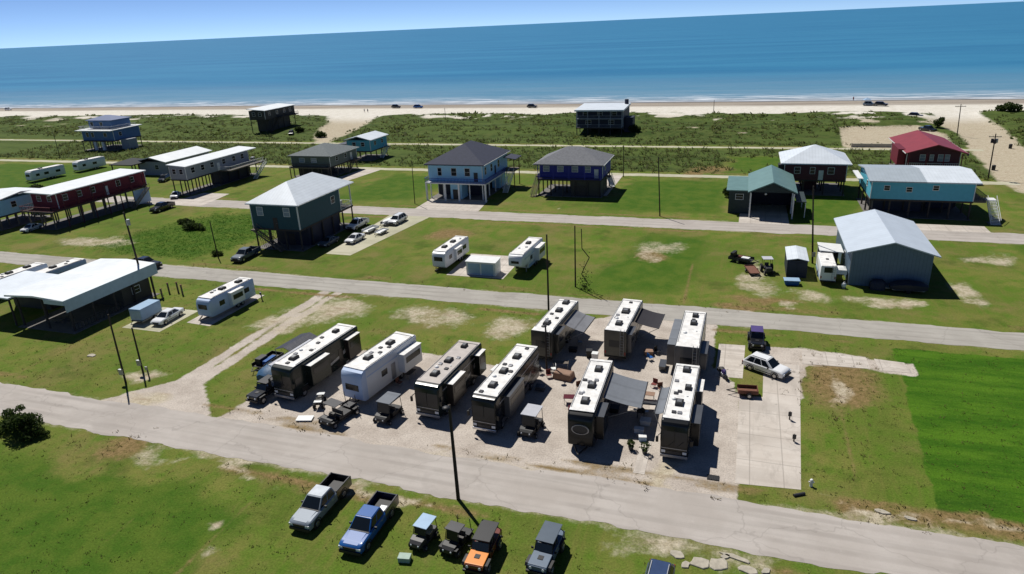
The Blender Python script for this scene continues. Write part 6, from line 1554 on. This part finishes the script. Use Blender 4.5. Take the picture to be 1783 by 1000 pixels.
bush('large dark bush at the left edge beside the near road', -67.4, 40.8, [(-.8, 0, 1.3, 1.4), (1.0, .3, 1.1, 1.1), (.2, -.6, 2.2, .9), (-1.8, .4, 1.0, 1.1), (2.0, .1, .7, .7), (.1, .9, 1.2, 1.1), (-.9, -.3, 2.6, .7), (.9, .3, 2.1, .6), (-2.6, -.3, .6, .7), (1.5, -.9, .6, .6), (-.2, .5, 2.9, .45), (2.6, .4, .4, .4)], 4200, .15, 3)
bush('dark round shrub left of the green gabled house', -1.9, 152.5, [(0, 0, 1.2, 1.3), (1.1, .2, 1.0, 1.0)], 900, .22, 4)
bush('dark bush beside the far end of the sandy lot', 59.0, 252.0, [(0, 0, 1.6, 1.5), (.8, 0, 2.6, 1.0)], 900, .28, 5)
bush('dark tree clump behind the white house at the left edge', -158.5, 116.5, [(0, 0, 5.0, 2.0), (1.5, .4, 4.2, 1.6), (-1.4, 0, 4.0, 1.5)], 2200, .3, 6, trunk_h=3.0, name='tree', cat='tree')
bush('dark shrub at the right side of the navy beach house', -36.0, 240.5, [(0, 0, 1.4, 1.8), (1.6, .5, 1.0, 1.3)], 1200, .3, 7)
bush('dark bush on the sand path beside the high stilted house', -170.0, 238.5, [(0, 0, 1.2, 1.5), (1.3, .6, .9, 1.1)], 1000, .3, 8)
bush('dark bush on the other side of the sand path', -152.5, 227.0, [(0, 0, 1.3, 1.6), (1.5, .3, 1.0, 1.2), (-1.3, .4, .9, 1.1)], 1200, .3, 9)
bush('dark mound of shrub crowning the right dune beside the access', 88.0, 287.0, [(0, 0, 1.5, 2.2), (2.6, .5, 1.2, 1.8), (-2.2, .6, 1.0, 1.6)], 1800, .34, 10)
bush('small tree with sparse crown right of the pale blue house', -45.8, 166.5, [(0, 0, 3.2, 1.1), (.6, .3, 2.4, .9), (-.5, 0, 2.3, .8)], 500, .24, 11, trunk_h=2.2, name='tree', cat='tree', m=F_scrub)
bush('flowering pale shrub at the left foot of the turquoise house', 21.9, 134.6, [(0, 0, .9, .9), (.8, .3, .7, .6)], 420, .2, 12, m=F_grass)

bush('largest dark shrub in the bright grass left of the dark teal house', -107.5, 109.0, [(0, 0, .9, 1.3), (1.6, .4, .7, 1.0), (-1.4, .2, .7, .9), (2.9, 0, .5, .7)], 1500, .2, 13, trunk_h=.4)
bush('low wide shrub in the bright grass, nearer the third street', -112.0, 112.5, [(0, 0, .6, 1.0), (1.5, 0, .5, .8), (-1.5, .2, .5, .8)], 900, .2, 14, trunk_h=.3)
bush('small shrub in the bright grass by the thin pole', -89.6, 95.2, [(0, 0, .5, .8), (.8, .2, .4, .6)], 520, .18, 15, trunk_h=.3)
first = None
for x_, y_ in ((-82.7, 75.3), (-83.6, 77.6), (-82.4, 78.2), (-80.8, 77.4)):
    if first is None:
        first = thing('wooden_post', 'short brown wooden post in the grass right of the left carport', 'post', x_, y_, 0, 0, 'short wooden posts right of the left carport')
        MB().box(-.09, .09, -.09, .09, -.05, 1.6).build('post_shaft', M_wood, first); MB().box(-.12, .12, -.12, .12, 1.603, 1.68).build('cap', M_rust, first)
    else:
        dup(first, first['label'], x_, y_)
def tufts(name, us, vs_, hs, material, seed, blades=5, wr=.14, spread=.5):
    r = np.random.default_rng(seed); n = len(us)
    zz = ground_z(us.reshape(1, -1), vs_.reshape(1, -1))[0]
    N_ = n * blades
    u = np.repeat(us, blades) + r.normal(size=N_) * np.repeat(hs, blades) * spread; v = np.repeat(vs_, blades) + r.normal(size=N_) * np.repeat(hs, blades) * spread
    z = np.repeat(zz, blades) - .03; h = np.repeat(hs, blades) * r.uniform(.6, 1.2, N_); w = h * wr * r.uniform(.7, 1.4, N_)
    a = r.uniform(0, 2 * np.pi, N_); dx, dy = np.cos(a), np.sin(a)
    lx, ly = -dy * h * r.uniform(.7, 1.6, N_), dx * h * r.uniform(.7, 1.6, N_)
    p0 = np.stack([u - dx * w, v - dy * w, z], -1); p1 = np.stack([u + dx * w, v + dy * w, z], -1)
    p2 = np.stack([u + lx + dx * w * .35, v + ly + dy * w * .35, z + h], -1); p3 = np.stack([u + lx - dx * w * .35, v + ly - dy * w * .35, z + h], -1)
    vtx = np.stack([p0, p1, p2, p3], 1).reshape(-1, 3)
    return stuff(big_mesh(name, vtx, np.arange(4 * N_).reshape(-1, 4), material))
def mask_at(arr, u, v):
    iu = np.clip(np.searchsorted(gx, u), 0, len(gx) - 1); iv = np.clip(np.searchsorted(gy, v), 0, len(gy) - 1)
    return arr[iv, iu]
bare = np.maximum.reduce([sand, gravel] + [polymask(U, V, s_, 0.7) for s_ in SLABS] + [ sum((np.abs(V - (a + b) / 2) < (b - a) / 2 + .5).astype(float) for _, a, b in ROADS)])
HOUSES = [(o.location.x, o.location.y) for o in scene.objects if o.parent is None and o.get('category') in ('house', 'barn')]
def scatter(n, u0, u1, v0, v1, keep, seed):
    r = np.random.default_rng(seed); u = r.uniform(u0, u1, n); v = r.uniform(v0, v1, n)
    ok = keep(u, v) > r.random(n)
    for hx, hy in HOUSES:
        ok &= ~((u > hx - 1.5) & (u < hx + 15) & (v > hy - 1.5) & (v < hy + 18))
    return u[ok], v[ok]
# dune scrub, rough grass, lush uncut grass, weeds along the roads
u, v = scatter(11000, -420, 190, 224, 300, lambda a, b: mask_at(scrub, a, b) * (0.25 + 1.1 * (fbm(a * .06, b * .11, 65) > .5)), 21)
tufts('dune_scrub', u, v, rng.uniform(.18, .6, len(u)) * (1 + (rng.random(len(u)) > .96)), F_scrub, 22, 6, .5, .9)
u, v = scatter(9000, -260, 95, 176, 225, lambda a, b: (1 - mask_at(bare, a, b)) * mask_at(dunegrass, a, b) * .9, 23)
tufts('rough_grass', u, v, rng.uniform(.3, .8, len(u)), F_scrub, 24, 5, .25, .5)
u, v = scatter(14000, 15, 62, 49.5, 82, lambda a, b: (1 - mask_at(bare, a, b)) * mask_at(lush, a, b) * .8, 25)
u2, v2 = scatter(9000, -122, -88, 92, 124, lambda a, b: (1 - mask_at(bare, a, b)) * mask_at(lush, a, b) * .9, 26)
tufts('lush_grass', np.concatenate([u, u2]), np.concatenate([v, v2]), np.concatenate([rng.uniform(.08, .2, len(u)), rng.uniform(.08, .22, len(u2))]), F_lush, 27, 5, .16, .6)
u, v = scatter(14000, -90, 50, 22, 84, lambda a, b: (1 - np.clip(mask_at(bare, a, b) * 3.0, 0, 1)) * .75, 28)
tufts('lawn_grass', u, v, rng.uniform(.05, .13, len(u)), F_grass, 29, 5, .35, 1.1)
u, v = scatter(9000, -100, 45, 40, 92, lambda a, b: np.clip(mask_at(brown, a, b), 0, 1) * .9, 30)
tufts('dry_weeds', u, v, rng.uniform(.08, .22, len(u)), foliage_mat('dry_blades', (.07, .055, .02), (.19, .15, .06), .3), 31, 5, .2, .6)
